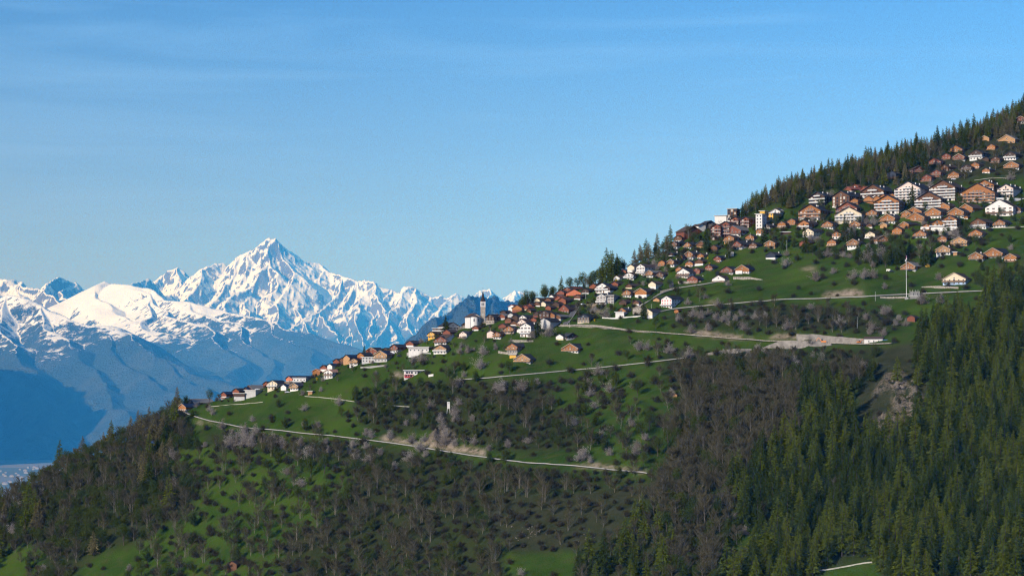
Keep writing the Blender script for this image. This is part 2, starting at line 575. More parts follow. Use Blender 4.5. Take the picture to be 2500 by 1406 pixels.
# the great pyramid and its chain
CHAIN = [
    [(-200, 690, 24), (-60, 672, 24), (0, 679, 24), (30, 684, 24), (60, 697, 23.6), (85, 704, 23.4), (102, 710, 23), (125, 690, 23), (138, 677, 23), (145, 672, 23), (152, 680, 23),
     (172, 688, 23.1), (185, 703, 23.2), (215, 716, 23.4), (260, 722, 24), (332, 690, 25), (353, 688, 25.3), (372, 676, 25.6), (383, 690, 25.8), (410, 720, 26.2), (440, 722, 26.6), (479, 705, 27), (488, 673, 27),
     (504, 651, 27), (516, 642, 27), (541, 643, 27.1), (554, 654, 27.1), (573, 635, 27.1), (588, 619, 27.1), (610, 607, 27.1), (629, 601, 27.1), (645, 588, 27.1), (656, 583, 27.1), (674, 582, 27.1), (681, 588, 27.1),
     (688, 594, 27.2), (704, 607, 27.2), (719, 616, 27.2), (728, 626, 27.2), (742, 639, 27.2), (769, 642, 27.3), (785, 658, 27.2), (809, 668, 27.1), (825, 670, 27), (841, 676, 26.9), (864, 683, 26.8), (888, 681, 26.7), (907, 684, 26.6),
     (928, 695, 26.6), (957, 704, 26.6), (970, 709, 26.5), (983, 700, 26.5), (992, 694, 26.5), (1004, 693, 26.5), (1015, 700, 26.5), (1036, 713, 26.5), (1052, 720, 26.5), (1073, 717, 26.5), (1089, 724, 26.5), (1107, 716, 26.5), (1128, 725, 26.6),
     (1150, 716, 26.9), (1168, 710, 27), (1192, 705, 27), (1208, 716, 27), (1223, 729, 27), (1234, 732, 27), (1244, 715, 27.2), (1252, 709, 27.2), (1268, 713, 27.2), (1279, 724, 27.2), (1330, 738, 27.2), (1500, 745, 27.2)],
    [(383, 682, 28.8), (391, 670, 29), (410, 659, 29), (432, 653, 29), (447, 660, 29), (469, 674, 29), (479, 684, 29), (492, 700, 29)],
    [(432, 653, 29), (436, 690, 28.4), (428, 730, 27.8)],
    [(372, 676, 25.6), (368, 700, 25.2), (360, 730, 24.6), (340, 760, 24)],
    [(145, 672, 23), (140, 700, 22.6), (152, 740, 22.0), (150, 780, 21.4)],
    [(172, 688, 23.1), (190, 730, 22.4)],
    [(30, 684, 24), (45, 720, 23.4), (60, 760, 22.8)],
    [(-60, 672, 24), (-30, 720, 23)],
    # ribs of the pyramid
    [(676, 582, 27.1), (662, 600, 26.95), (650, 618, 26.8), (655, 641, 26.65), (632, 660, 26.45), (614, 690, 26.2), (600, 722, 25.9), (610, 770, 25.4), (640, 810, 25.0)],
    [(681, 588, 27.1), (692, 615, 26.9), (705, 640, 26.7), (716, 658, 26.55), (700, 690, 26.2), (684, 725, 25.9), (676, 755, 25.6), (650, 800, 25.1)],
    [(655, 641, 26.65), (672, 665, 26.4), (668, 700, 26.05)],
    [(588, 619, 27.1), (575, 655, 26.8), (560, 690, 26.5), (540, 720, 26.1), (520, 750, 25.7)],
    [(614, 690, 26.2), (580, 710, 25.9), (560, 740, 25.6), (545, 775, 25.2)],
    [(516, 642, 27), (505, 680, 26.6), (478, 715, 26.2), (460, 745, 25.8)],
    [(610, 607, 27.1), (600, 650, 26.7), (588, 690, 26.4)],
    [(742, 639, 27.2), (745, 660, 26.95), (722, 685, 26.6), (708, 715, 26.25), (722, 750, 25.9), (742, 790, 25.5), (760, 830, 25.1)],
    [(785, 658, 27.2), (772, 685, 26.85), (762, 715, 26.5), (742, 745, 26.15)],
    [(825, 672, 27), (824, 700, 26.7), (812, 735, 26.3), (788, 755, 26.0), (750, 772, 25.7), (712, 790, 25.45), (690, 800, 25.2), (672, 830, 24.9)],
    [(788, 755, 26.0), (800, 790, 25.6), (830, 830, 25.2), (850, 860, 24.9)],
    [(864, 683, 26.8), (858, 720, 26.4), (848, 755, 26.0), (852, 800, 25.5), (846, 835, 25.1)],
    [(907, 684, 26.6), (903, 712, 26.3), (884, 742, 25.95), (872, 775, 25.6), (880, 820, 25.2), (890, 850, 24.9)],
    [(907, 684, 26.6), (930, 725, 26.2), (948, 760, 25.8), (962, 800, 25.4), (975, 840, 25.0)],
    [(957, 704, 26.6), (940, 735, 26.2), (918, 770, 25.8), (905, 815, 25.3)],
    [(1000, 693, 26.5), (992, 725, 26.15), (970, 752, 25.85), (948, 790, 25.45), (925, 830, 25.0)],
    [(1015, 700, 26.5), (1024, 735, 26.1), (1010, 770, 25.7), (1000, 810, 25.3)],
    [(1052, 720, 26.5), (1048, 750, 26.1), (1030, 785, 25.7), (1022, 820, 25.3)],
    [(1107, 716, 26.5), (1088, 745, 26.1), (1068, 780, 25.7), (1060, 820, 25.2)],
    [(1168, 710, 27), (1160, 735, 26.6)], [(1192, 705, 27), (1198, 735, 26.6)], [(1252, 709, 27.2), (1250, 735, 26.8)],
]


def far_h(X, Y):
    wx = 150 * fbm(X / 900.0, Y / 900.0, 3, 4, 0.55)
    wy = 150 * fbm(X / 900.0, Y / 900.0, 9, 4, 0.55)
    H = tents(X + wx * 0.6, Y + wy, CHAIN, 0.95)
    base = 150.0
    t = np.clip((H - base) / 900.0, 0, 1)
    edge = tents(X, Y, CHAIN[:2], 1.0)
    near = np.clip((edge - H) / 160.0, 0.15, 1)       # little relief on the crest itself
    d = ridged(X / 620.0 + wx / 500, Y / 620.0, 71, 5, 0.55) - 1.0
    H = H + d * 110 * np.clip(t * 1.3, 0.35, 1) * near
    f = ridged(X / 150.0, Y / 520.0, 87, 4, 0.6) - 0.9
    H = H + f * 60 * near
    H = H + 9 * (ridged(X / 60.0, Y / 60.0, 97, 3, 0.6) - 1)
    return np.maximum(H, -600)


mountain('far_snow_massif', -160, 1480, 1010, 21.5, 29.8, 460, far_h, 1.0)

MID = [
    # second crest: snow domes running down to the right
    [(170, 752, 20.3), (200, 735, 20.2), (222, 714, 20), (245, 698, 20), (262, 687, 20), (268, 683, 20), (274, 689, 20), (285, 692, 20), (310, 691, 19.8), (330, 697, 19.6), (345, 703, 19.5), (369, 716, 19.2), (407, 730, 19), (469, 735, 18.6),
     (532, 748, 18.3), (579, 763, 18), (626, 776, 17.8), (673, 792, 17.5), (720, 804, 17.2), (760, 820, 17), (830, 858, 16.6), (900, 905, 16.2), (980, 960, 15.6)],
    [(310, 691, 19.8), (345, 727, 19.1), (375, 748, 18.7), (430, 768, 18.2), (463, 783, 17.8), (500, 810, 17.3), (518, 840, 16.9), (560, 885, 16.2), (620, 935, 15.4), (690, 985, 14.7)],
    [(469, 735, 18.6), (520, 765, 18.1), (560, 800, 17.6), (600, 850, 16.9), (650, 900, 16.2), (720, 945, 15.5)],
    [(626, 776, 17.8), (690, 830, 17.0), (760, 885, 16.2), (820, 940, 15.4)],
    [(245, 698, 20), (236, 735, 19.4), (250, 765, 18.9), (290, 790, 18.4), (330, 815, 17.9)],
    [(345, 727, 19.1), (335, 755, 18.6), (360, 785, 18.1), (400, 812, 17.5)],
    # first crest and its ribs
    [(-260, 775, 16.6), (-120, 765, 16.5), (-60, 750, 16.5), (0, 735, 16.5), (63, 720, 16.3), (94, 721, 16.2), (125, 729, 16.1), (156, 745, 16), (203, 763, 15.8), (266, 784, 15.5), (313, 805, 15.2), (360, 830, 14.9), (407, 862, 14.5),
     (469, 900, 14.1), (532, 940, 13.7), (600, 985, 13.2)],
    [(63, 720, 16.3), (52, 770, 15.7), (62, 820, 15.1), (70, 870, 14.6), (60, 930, 14.0), (80, 990, 13.4), (60, 1060, 12.8)],
    [(156, 745, 16), (176, 790, 15.5), (196, 840, 14.9), (222, 890, 14.4), (238, 940, 13.9), (246, 990, 13.4), (280, 1040, 12.9), (340, 1085, 12.4)],
    [(266, 784, 15.5), (285, 830, 15.0), (310, 880, 14.5), (350, 930, 13.9), (390, 985, 13.3), (430, 1040, 12.7)],
    [(-60, 750, 16.5), (-70, 820, 15.6), (-90, 900, 14.7), (-60, 990, 13.7)],
    [(407, 862, 14.5), (430, 920, 13.9), (470, 980, 13.2)],
]


def mid_h(X, Y):
    wx = 170 * fbm(X / 1100.0, Y / 1100.0, 203, 4, 0.5)
    wy = 170 * fbm(X / 1100.0, Y / 1100.0, 209, 4, 0.5)
    H = tents(X + wx, Y + wy, MID, 0.52)
    crest = tents(X, Y, [MID[0], MID[6]], 0.6)
    near = np.clip((crest - H) / 150.0, 0.2, 1)
    hi = smooth((H - 250) / 450.0)
    H = H + (ridged(X / 900.0, Y / 900.0, 271, 4, 0.5) - 1.0) * (75 - 40 * hi) * near
    H = H + (ridged(X / 240.0, Y / 300.0, 287, 4, 0.55) - 0.9) * (30 - 16 * hi) * near
    return np.maximum(H, FLOOR_Z - 30)


mountain('middle_mountains', -330, 1120, 720, 11.2, 21.3, 400, mid_h, 1.0)

SHO = [
    [(900, 985, 7.2), (960, 900, 7.4), (1010, 824, 7.6), (1036, 800, 7.7), (1062, 781, 7.8), (1086, 763, 7.9), (1099, 745, 8), (1110, 734, 8.05), (1122, 729, 8.1), (1134, 728, 8.15), (1155, 727, 8.3), (1189, 730, 8.4), (1221, 732, 8.5), (1300, 735, 8.7), (1500, 722, 9.2), (1700, 720, 9.6)],
    [(1062, 781, 7.8), (1080, 840, 7.2)], [(1122, 729, 8.1), (1140, 790, 7.5), (1130, 850, 6.9)], [(1221, 732, 8.5), (1215, 790, 7.8)],
]


def sho_h(X, Y):
    H = tents(X + 30 * fbm(X / 300.0, Y / 300.0, 303, 3), Y + 60 * fbm(X / 400.0, Y / 400.0, 309, 3), SHO, 0.8)
    H = H + 26 * (ridged(X / 230.0, Y / 420.0, 371, 4, 0.5) - 1) + 9 * vnoise(X / 14.0, Y / 20.0, 377) * (np.abs(vnoise(X / 60., Y / 60., 378)) + 0.4)
    return np.maximum(H, FLOOR_Z - 30)


mountain('forest_shoulder', 860, 1600, 460, 6.3, 9.8, 200, sho_h, 1.0)

# valley floor: one sheet under everything, out past the mountains
gm, gnt, gb = nodes_of('valley_fields')
L = gnt.links
g = gnt.nodes.new('ShaderNodeTexCoord')
vo = gnt.nodes.new('ShaderNodeTexVoronoi'); vo.inputs['Scale'].default_value = 1 / 260.0
mpg = gnt.nodes.new('ShaderNodeMapping'); mpg.inputs['Scale'].default_value = (1, 0.45, 1); mpg.inputs['Rotation'].default_value = (0, 0, 0.5)
L.new(g.outputs['Object'], mpg.inputs['Vector']); L.new(mpg.outputs[0], vo.inputs['Vector'])
rp = gnt.nodes.new('ShaderNodeValToRGB')
sep = gnt.nodes.new('ShaderNodeSeparateColor'); L.new(vo.outputs['Color'], sep.inputs[0]); L.new(sep.outputs[0], rp.inputs['Fac'])
els = rp.color_ramp.elements
els[0].color = (0.045, 0.065, 0.03, 1); els[1].color = (0.12, 0.12, 0.085, 1)
e2 = els.new(0.45); e2.color = (0.10, 0.12, 0.06, 1)
e3 = els.new(0.75); e3.color = (0.15, 0.135, 0.10, 1)
L.new(rp.outputs['Color'], gb.inputs['Base Color']); gb.inputs['Roughness'].default_value = 1.0
fl = MB(); fl.add([(-10500, -900, FLOOR_Z), (10500, -900, FLOOR_Z), (10500, 31500, FLOOR_Z), (-10500, 31500, FLOOR_Z)], [(0, 1, 2, 3)])
tag(obj('ground', fl.mesh('ground', [gm]), scale=(MS, MS, MS)), kind='structure')

# a mountain beside the side valley, outside the frame, whose shadow lies on the valley side
OFF = [(-5900, 15200, 700), (-5200, 14300, 860), (-4600, 13000, 960), (-4350, 11700, 900), (-4300, 10900, 700), (-4200, 10000, 300), (-4100, 9200, -200)]
xo, yo = np.meshgrid(np.linspace(-7600, -2700, 150), np.linspace(8200, 17000, 220))
ho = np.full(xo.shape, -2000.0)
for (x0, y0, z0), (x1, y1, z1) in zip(OFF[:-1], OFF[1:]):
    t_ = np.clip(((xo - x0) * (x1 - x0) + (yo - y0) * (y1 - y0)) / ((x1 - x0) ** 2 + (y1 - y0) ** 2), 0, 1)
    ho = np.maximum(ho, z0 + t_ * (z1 - z0) - 0.95 * np.hypot(xo - x0 - t_ * (x1 - x0), yo - y0 - t_ * (y1 - y0)))
ho = np.maximum(ho + 60 * (ridged(xo / 600.0, yo / 600.0, 401, 4) - 1), FLOOR_Z - 30)
tag(obj('side_mountain', grid_mesh('side_mountain', np.stack([xo, yo, ho], -1), [M_FAR]), scale=(MS, MS, MS)), kind='structure')


def town():
    mb = MB()
    r = random.Random(5)
    for i in range(42):
        c = r.choice([(75, 1152), (40, 1162), (120, 1148), (20, 1176), (150, 1150)])
        px, py = c[0] + r.gauss(0, 22), c[1] + r.gauss(0, 6)
        a, e = ray(px, py)
        Y = FLOOR_Z / float(e)
        if not 8000 < Y < 12500: continue
        x = float(a) * Y
        w, d, h = r.uniform(8, 20), r.uniform(8, 20), r.uniform(4, 8)
        mb.box(x - w / 2, Y, FLOOR_Z - 1, x + w / 2, Y + d, FLOOR_Z + h, 0)
        mb.prism([(x - w / 2 - 1, FLOOR_Z + h), (x + w / 2 + 1, FLOOR_Z + h), (x, FLOOR_Z + h + w * 0.25)], Y - 1, Y + d + 1, 1)
    o = obj('distant_town', mb.mesh('distant_town', [mat('far_wall', (0.30, 0.30, 0.29)), mat('far_roof', (0.25, 0.2, 0.18))]), scale=(MS, MS, MS))
    tag(o, 'pale scattered houses of a town far down on the valley floor', 'town', kind='stuff')


town()

# air
hz = bpy.data.materials.new('valley_air'); hz.use_nodes = True
hnt = hz.node_tree; hnt.nodes.clear()
ho = hnt.nodes.new('ShaderNodeOutputMaterial'); hv = hnt.nodes.new('ShaderNodeVolumePrincipled')
hv.inputs['Color'].default_value = (0.04, 0.36, 1.0, 1)
hv.inputs['Absorption Color'].default_value = (1, 1, 1, 1)
hv.inputs['Density'].default_value = 5.6e-5 / MS
hv.inputs['Anisotropy'].default_value = -0.5
hnt.links.new(hv.outputs[0], ho.inputs['Volume'])
hb_ = MB(); hb_.box(-10800, -1000, -1100, 10800, 31800, 1800)
tag(obj('haze', hb_.mesh('haze', [hz]), scale=(MS, MS, MS)), 'blue valley air between the hillside and the far mountains', 'haze', kind='stuff')

# ------------------------------------------------------------------ the near hillside: what grows where (polygons over the ground, traced in frame pixels)
GW, GH, GS = 700, 400, 4.0      # label raster, 4 px cells, origin at (-150,-100)


def cell(px, py):
    return (np.asarray(px) + 150) / GS, (np.asarray(py) + 100) / GS


def raster(poly):
    xs = (np.arange(GW) + 0.5) * GS - 150; ys = (np.arange(GH) + 0.5) * GS - 100
    X, Y = np.meshgrid(xs, ys)
    ins = np.zeros(X.shape, bool)
    n = len(poly)
    for i in range(n):
        x0, y0 = poly[i]; x1, y1 = poly[(i + 1) % n]
        c = ((y0 > Y) != (y1 > Y)) & (X < (x1 - x0) * (Y - y0) / ((y1 - y0) or 1e-9) + x0)
        ins ^= c
    return ins


def blur(a, k):
    ker = np.ones(2 * k + 1) / (2 * k + 1)
    a = np.apply_along_axis(lambda v: np.convolve(np.pad(v, k, mode='edge'), ker, 'valid'), 0, a)
    return np.apply_along_axis(lambda v: np.convolve(np.pad(v, k, mode='edge'), ker, 'valid'), 1, a)


def samp(r, px, py):
    cx, cy = cell(px, py)
    cx = np.clip(cx - 0.5, 0, GW - 1.001); cy = np.clip(cy - 0.5, 0, GH - 1.001)
    i = np.floor(cx).astype(int); j = np.floor(cy).astype(int); fx = cx - i; fy = cy - j
    return (r[j, i] * (1 - fx) + r[j, i + 1] * fx) * (1 - fy) + (r[j + 1, i] * (1 - fx) + r[j + 1, i + 1] * fx) * fy


# name: (phrase for labels, polygon, spacing m, {kind: share}, (min,max) size factor)
ZONES = [
    ('meadow', 'on the open green meadow of the hillside', [(-150, 900), (2700, 0), (2700, 1500), (-150, 1500)], 19, dict(bush=.55, blossom=.15, leafy=.1, bare=.2), (.6, .9)),
    ('midmeadow', 'scattered over the terraced meadow below the flat white house', [(1340, 900), (1640, 870), (1660, 980), (1640, 1130), (1400, 1120), (1340, 1000)], 9.5, dict(bush=.40, bare=.16, leafy=.16, blossom=.28), (.7, 1.2)),
    ('lowmeadow', 'dotted over the meadow below the lower road', [(390, 1090), (700, 1050), (860, 1080), (900, 1110), (860, 1200), (760, 1300), (700, 1420), (300, 1420), (360, 1300), (480, 1250), (480, 1170)], 8.8, dict(bush=.5, bare=.2, leafy=.2, blossom=.10), (.7, 1.2)),
    ('ridgewood', 'in the mixed wood running down the far ridge', [(-150, 1300), (-60, 1250), (0, 1200), (100, 1130), (200, 1085), (300, 1040), (370, 985), (455, 995), (470, 1090), (385, 1110), (400, 1140), (480, 1180), (470, 1250), (360, 1300), (250, 1340), (160, 1430), (-150, 1430)], 6.6, dict(bare=.50, leafy=.24, larch=.10, blossom=.05, spruce=.11), (.75, 1.15)),
    ('ridgegreen', 'in the leafy wood above the clearing at the foot of the ridge', [(150, 1270), (300, 1190), (400, 1200), (420, 1270), (330, 1330), (240, 1350), (140, 1370)], 7.6, dict(leafy=.6, bare=.3, larch=.1), (.9, 1.2)),
    ('cornerglade', 'in the small glade at the foot of the ridge wood', [(-20, 1350), (60, 1325), (120, 1345), (70, 1430), (-20, 1430)], 30, dict(bare=.5, bush=.5), (.7, .9)),
    ('lowwood', 'in the bare wood covering the slope below the lower road', [(860, 1085), (1000, 1110), (1190, 1130), (1450, 1162), (1600, 1170), (1590, 1230), (1490, 1250), (1400, 1215), (1300, 1205), (1230, 1220), (1195, 1290), (1230, 1360), (1240, 1430), (680, 1430), (700, 1310), (790, 1280), (850, 1200)], 6.9, dict(bare=.42, bush=.26, leafy=.26, blossom=.06), (.7, 1.05)),
    ('clearing', 'on the stony clearing among the bare woods', [(1190, 1200), (1350, 1205), (1480, 1190), (1610, 1180), (1620, 1300), (1500, 1340), (1250, 1350), (1190, 1290)], 9.0, dict(bare=.4, bush=.4, leafy=.2), (.6, .95)),
    ('bottomconifer', 'in the dark conifer stand at the foot of the stony clearing', [(1400, 1430), (1430, 1330), (1500, 1310), (1560, 1230), (1640, 1210), (1660, 1290), (1620, 1330), (1620, 1430)], 8.5, dict(larch=.55, bare=.3, spruce=.15), (.7, .95)),
    ('midwood', 'in the bushy wood above the lower road', [(870, 965), (960, 940), (1110, 925), (1230, 930), (1330, 925), (1350, 990), (1420, 1040), (1440, 1090), (1300, 1110), (1180, 1090), (1050, 1050), (950, 1060), (870, 1030)], 6.6, dict(bare=.28, bush=.34, leafy=.16, blossom=.20, spruce=.02), (.6, 1.0)),
    ('underroad', 'in the hedge of trees just below the lower road', [(500, 1050), (640, 1062), (800, 1075), (960, 1092), (1100, 1115), (1000, 1150), (820, 1130), (720, 1110), (500, 1090)], 9.5, dict(bare=.34, blossom=.36, bush=.2, leafy=.10), (.75, 1.15)),
    ('shrubband', 'in the shrub belt between the two upper roads', [(1650, 760), (1750, 748), (1850, 742), (1950, 740), (2080, 735), (2190, 760), (2210, 800), (2120, 815), (1950, 812), (1800, 806), (1640, 800)], 6.4, dict(bare=.30, bush=.34, blossom=.28, leafy=.08), (.6, .95)),
    ('roadshrub', 'in the scrub below the construction road', [(1620, 850), (1720, 870), (1860, 855), (1990, 850), (2130, 845), (2160, 900), (2100, 925), (1980, 920), (1850, 930), (1700, 940), (1620, 930)], 7.2, dict(bare=.36, bush=.30, blossom=.18, leafy=.16), (.65, 1.0)),
    ('barewood', 'in the tall bare wood beside the conifer forest', [(1650, 930), (1760, 905), (1900, 900), (2060, 915), (2110, 925), (2080, 960), (1985, 975), (1965, 1040), (1930, 1110), (1850, 1180), (1780, 1270), (1770, 1340), (1730, 1430), (1610, 1430), (1620, 1330), (1590, 1230), (1600, 1160), (1640, 1080)], 5.8, dict(bare=.66, leafy=.17, bush=.11, blossom=.05, larch=.01), (.85, 1.2)),
    ('conifer', 'in the dense conifer forest filling the lower slope', [(2560, 690), (2440, 690), (2400, 730), (2370, 770), (2290, 790), (2250, 830), (2265, 900), (2310, 960), (2250, 1060), (2130, 1105), (2085, 1090), (2075, 1010), (2040, 945), (1990, 945), (1960, 990), (1955, 1070), (1870, 1130), (1790, 1190), (1780, 1260), (1850, 1290), (1830, 1340), (1760, 1400), (1740, 1430), (2560, 1430)], 7.0, dict(larch=.50, spruce=.42, bare=.04, leafy=.04), (.8, 1.2)),
    ('strip', 'on the grass strip running down through the conifer forest', [(1740, 1400), (1830, 1320), (1880, 1280), (1920, 1295), (1880, 1350), (1830, 1400), (1730, 1440)], 40, dict(bush=1), (.5, .7)),
    ('glade', 'in the walled glade within the conifer forest', [(1985, 1440), (2000, 1395), (2060, 1375), (2150, 1365), (2150, 1440)], 60, dict(bush=1), (.5, .7)),
    ('outcrop', 'around the rock outcrop in the conifer forest', [(2150, 850), (2240, 830), (2250, 880), (2295, 950), (2260, 1010), (2200, 1060), (2120, 1090), (2090, 1050), (2090, 960), (2130, 900)], 21, dict(spruce=.4, bush=.4, larch=.2), (.5, .8)),
    ('upforest', 'in the larch and spruce forest behind the apartment blocks', [(1780, 560), (1820, 470), (1900, 400), (2060, 360), (2200, 330), (2330, 290), (2520, 200), (2520, 300), (2480, 340), (2330, 345), (2230, 400), (2240, 440), (2190, 458), (2110, 458), (2030, 468), (1975, 478), (1945, 505), (1900, 500), (1840, 518), (1790, 545)], 4.7, dict(larch=.52, spruce=.06, bare=.16, leafy=.26), (.46, .74)),
    ('chaletwood', 'among the highest chalets on the wooded slope', [(2230, 400), (2330, 345), (2480, 335), (2540, 300), (2540, 430), (2400, 425), (2360, 445), (2240, 452)], 7, dict(larch=.4, spruce=.2, bare=.2, leafy=.2), (.5, .78)),
    ('skyforest', 'in the dark skyline wood behind the middle of the village', [(1478, 662), (1490, 610), (1560, 570), (1640, 545), (1672, 552), (1650, 600), (1630, 618), (1580, 636), (1520, 650)], 5.2, dict(spruce=.26, larch=.32, leafy=.30, bare=.12), (.62, .92)),
    ('skyrow', 'on the skyline behind the old village', [(1365, 720), (1368, 660), (1400, 650), (1480, 660), (1530, 650), (1520, 672), (1440, 698)], 5.2, dict(leafy=.66, spruce=.10, larch=.24), (.7, 1.1)),
    ('skyrow2', 'on the skyline between the church and the old village', [(1250, 760), (1290, 712), (1370, 700), (1370, 716), (1300, 745)], 5.5, dict(leafy=.75, bush=.25), (.7, 1.0)),
    ('gardens', 'in the gardens between the upper chalets', [(1945, 560), (2010, 540), (2140, 540), (2230, 560), (2400, 560), (2410, 600), (2330, 612), (2290, 648), (2200, 655), (2080, 640), (1960, 632)], 6.0, dict(leafy=.3, spruce=.24, bush=.2, blossom=.08, bare=.18), (.6, .95)),
    ('gardens2', 'in the gardens below the red-brown apartment blocks', [(1640, 590), (1740, 580), (1860, 545), (1950, 520), (1950, 610), (1850, 615), (1760, 625), (1700, 620), (1640, 620)], 6.2, dict(spruce=.32, leafy=.33, bush=.2, bare=.15), (.55, .9)),
    ('gardens3', 'between the apartment rows at the top of the village', [(1800, 540), (2080, 490), (2300, 490), (2500, 490), (2500, 560), (2000, 545)], 8, dict(spruce=.34, leafy=.36, bush=.3), (.45, .7)),
    ('gardens4', 'in the village gardens around the middle hamlet', [(1380, 720), (1500, 680), (1650, 620), (1700, 640), (1640, 700), (1560, 770), (1400, 790)], 7, dict(bush=.42, leafy=.3, blossom=.13, bare=.15), (.45, .75)),
    ('gardens5', 'in the gardens between the lower hamlets', [(430, 990), (760, 915), (1060, 830), (1250, 790), (1250, 850), (1060, 880), (800, 940), (480, 1000)], 8.5, dict(bush=.4, bare=.3, blossom=.3), (.35, .6)),
    ('sparse1', 'on the grass slope near the tall mast', [(1960, 658), (2400, 660), (2400, 780), (1700, 730), (1700, 640)], 22, dict(bush=.55, blossom=.3, bare=.15), (.5, .9)),
    ('yellowgreen', 'in the yellow-green grove at the upper edge of the conifer forest', [(2370, 700), (2380, 650), (2450, 640), (2520, 650), (2520, 700), (2440, 720)], 9, dict(leafy=.7, bare=.3), (.7, 1.0)),
]
ZR = np.full((GH, GW), -1)
for zi, zz in enumerate(ZONES):
    ZR[raster(zz[2])] = zi
ZRJ = ZR.copy()
ZN = {z[0]: i for i, z in enumerate(ZONES)}


def zone_mask(names, k=2):
    m = np.zeros(ZR.shape)
    for n in names: m[ZR == ZN[n]] = 1
    return blur(m, k)


M_LITTER = zone_mask(['ridgewood', 'lowwood', 'midwood', 'barewood', 'conifer', 'upforest', 'skyforest', 'shrubband', 'roadshrub', 'ridgegreen', 'bottomconifer', 'chaletwood', 'underroad'], 3)
M_DRY = zone_mask(['outcrop', 'clearing', 'strip', 'chaletwood'], 2)
EARTH = [[(925, 1072), (935, 1064), (960, 1066), (1000, 1075), (1040, 1082), (1060, 1055), (1090, 1045), (1105, 1062), (1110, 1092), (1140, 1088), (1185, 1100), (1190, 1112), (1100, 1100), (1000, 1084)],
         [(1380, 1140), (1450, 1132), (1580, 1148), (1580, 1152), (1450, 1142)],
         [(1660, 806), (1720, 808), (1800, 818), (1860, 830), (1800, 828), (1700, 818)],
         [(1880, 826), (1900, 816), (1945, 816), (1950, 828)],
         [(2005, 722), (2020, 712), (2100, 708), (2110, 722), (2060, 726)],
         [(1720, 742), (1740, 734), (1770, 742)], [(955, 918), (965, 908), (985, 912), (985, 922)],
         [(1430, 740), (1455, 735), (1470, 765), (1440, 765)], [(1545, 750), (1560, 738), (1575, 752), (1570, 765), (1550, 762)],
         [(1950, 660), (1975, 652), (1995, 656), (1990, 662)], [(480, 1030), (495, 1028), (495, 1035)], [(505, 1030), (520, 1029), (518, 1034)]]
m_ = np.zeros((GH, GW))
for p in EARTH: m_[raster(p)] = 1
M_EARTH = blur(m_, 1)
ROCKP = [[(2165, 915), (2200, 905), (2215, 920), (2215, 945), (2150, 960), (2130, 980), (2128, 965), (2150, 935)],
         [(2190, 940), (2230, 940), (2260, 975), (2250, 1000), (2215, 1040), (2190, 1020), (2175, 985), (2180, 960)],
         [(2130, 1020), (2170, 1010), (2195, 1025), (2190, 1045), (2150, 1050), (2120, 1040)],
         [(1040, 1082), (1060, 1050), (1090, 1042), (1120, 1060), (1100, 1090)]]
m_ = np.zeros((GH, GW))
for p in ROCKP: m_[raster(p)] = 1
M_ROCK = blur(m_, 1)

GM, gnt, gb = nodes_of('hillside_turf')
Lk = gnt.links; GN_ = gnt.nodes


def gnoise(sc, det=5, rough=0.6, st=None):
    n = GN_.new('ShaderNodeTexNoise'); n.inputs['Scale'].default_value = sc; n.inputs['Detail'].default_value = det; n.inputs['Roughness'].default_value = rough
    g_ = GN_.new('ShaderNodeNewGeometry')
    if st:
        q = GN_.new('ShaderNodeMapping'); q.inputs['Scale'].default_value = st; Lk.new(g_.outputs['Position'], q.inputs['Vector']); Lk.new(q.outputs[0], n.inputs['Vector'])
    else:
        Lk.new(g_.outputs['Position'], n.inputs['Vector'])
    return n.outputs['Fac']


def gmix(f, a, b):
    n = GN_.new('ShaderNodeMix'); n.data_type = 'RGBA'
    for k, v in (('Factor', f), ('A', a), ('B', b)):
        if isinstance(v, tuple): n.inputs[k].default_value = (*v, 1)
        elif isinstance(v, float): n.inputs[k].default_value = v
        else: Lk.new(v, n.inputs[k])
    return n.outputs['Result']


def gramp(v, lo, hi, mul=1.0):
    n = GN_.new('ShaderNodeMapRange'); n.inputs['From Min'].default_value = lo; n.inputs['From Max'].default_value = hi; n.inputs['To Max'].default_value = mul
    Lk.new(v, n.inputs['Value'])
    return n.outputs['Result']


def gm2(op, a, b):
    n = GN_.new('ShaderNodeMath'); n.operation = op; n.use_clamp = True
    for i, v in enumerate((a, b)):
        if isinstance(v, float): n.inputs[i].default_value = v
        else: Lk.new(v, n.inputs[i])
    return n.outputs[0]


att = GN_.new('ShaderNodeAttribute'); att.attribute_name = 'cover'
sc_ = GN_.new('ShaderNodeSeparateColor'); Lk.new(att.outputs['Color'], sc_.inputs[0])
n1 = gnoise(1 / 45.0); n2 = gnoise(1 / 7.0, 6, 0.7); n3 = gnoise(1 / 14.0, 5, 0.65, (1, 2.6, 2.6)); n4 = gnoise(0.8, 3, 0.7)
grass = gmix(gramp(n1, 0.38, 0.62), (0.020, 0.047, 0.003), (0.040, 0.074, 0.005))
grass = gmix(gramp(n3, 0.48, 0.68, 0.7), grass, (0.052, 0.058, 0.014))
grass = gmix(gramp(n2, 0.54, 0.72, 0.75), grass, (0.052, 0.046, 0.022))
litter = gmix(gramp(n2, 0.35, 0.65), (0.013, 0.017, 0.006), (0.030, 0.027, 0.013))
col = gmix(gm2('MULTIPLY', sc_.outputs[0], 0.75), grass, litter)
dry = gmix(gramp(n2, 0.35, 0.65), (0.021, 0.028, 0.010), (0.040, 0.040, 0.018))
at_dry = GN_.new('ShaderNodeAttribute'); at_dry.attribute_name = 'dryness'
col = gmix(at_dry.outputs['Fac'], col, dry)
earth = gmix(gramp(n2, 0.4, 0.62), (0.13, 0.10, 0.065), (0.34, 0.27, 0.20))
col = gmix(gm2('MULTIPLY', sc_.outputs[1], gramp(n2, 0.30, 0.45)), col, earth)
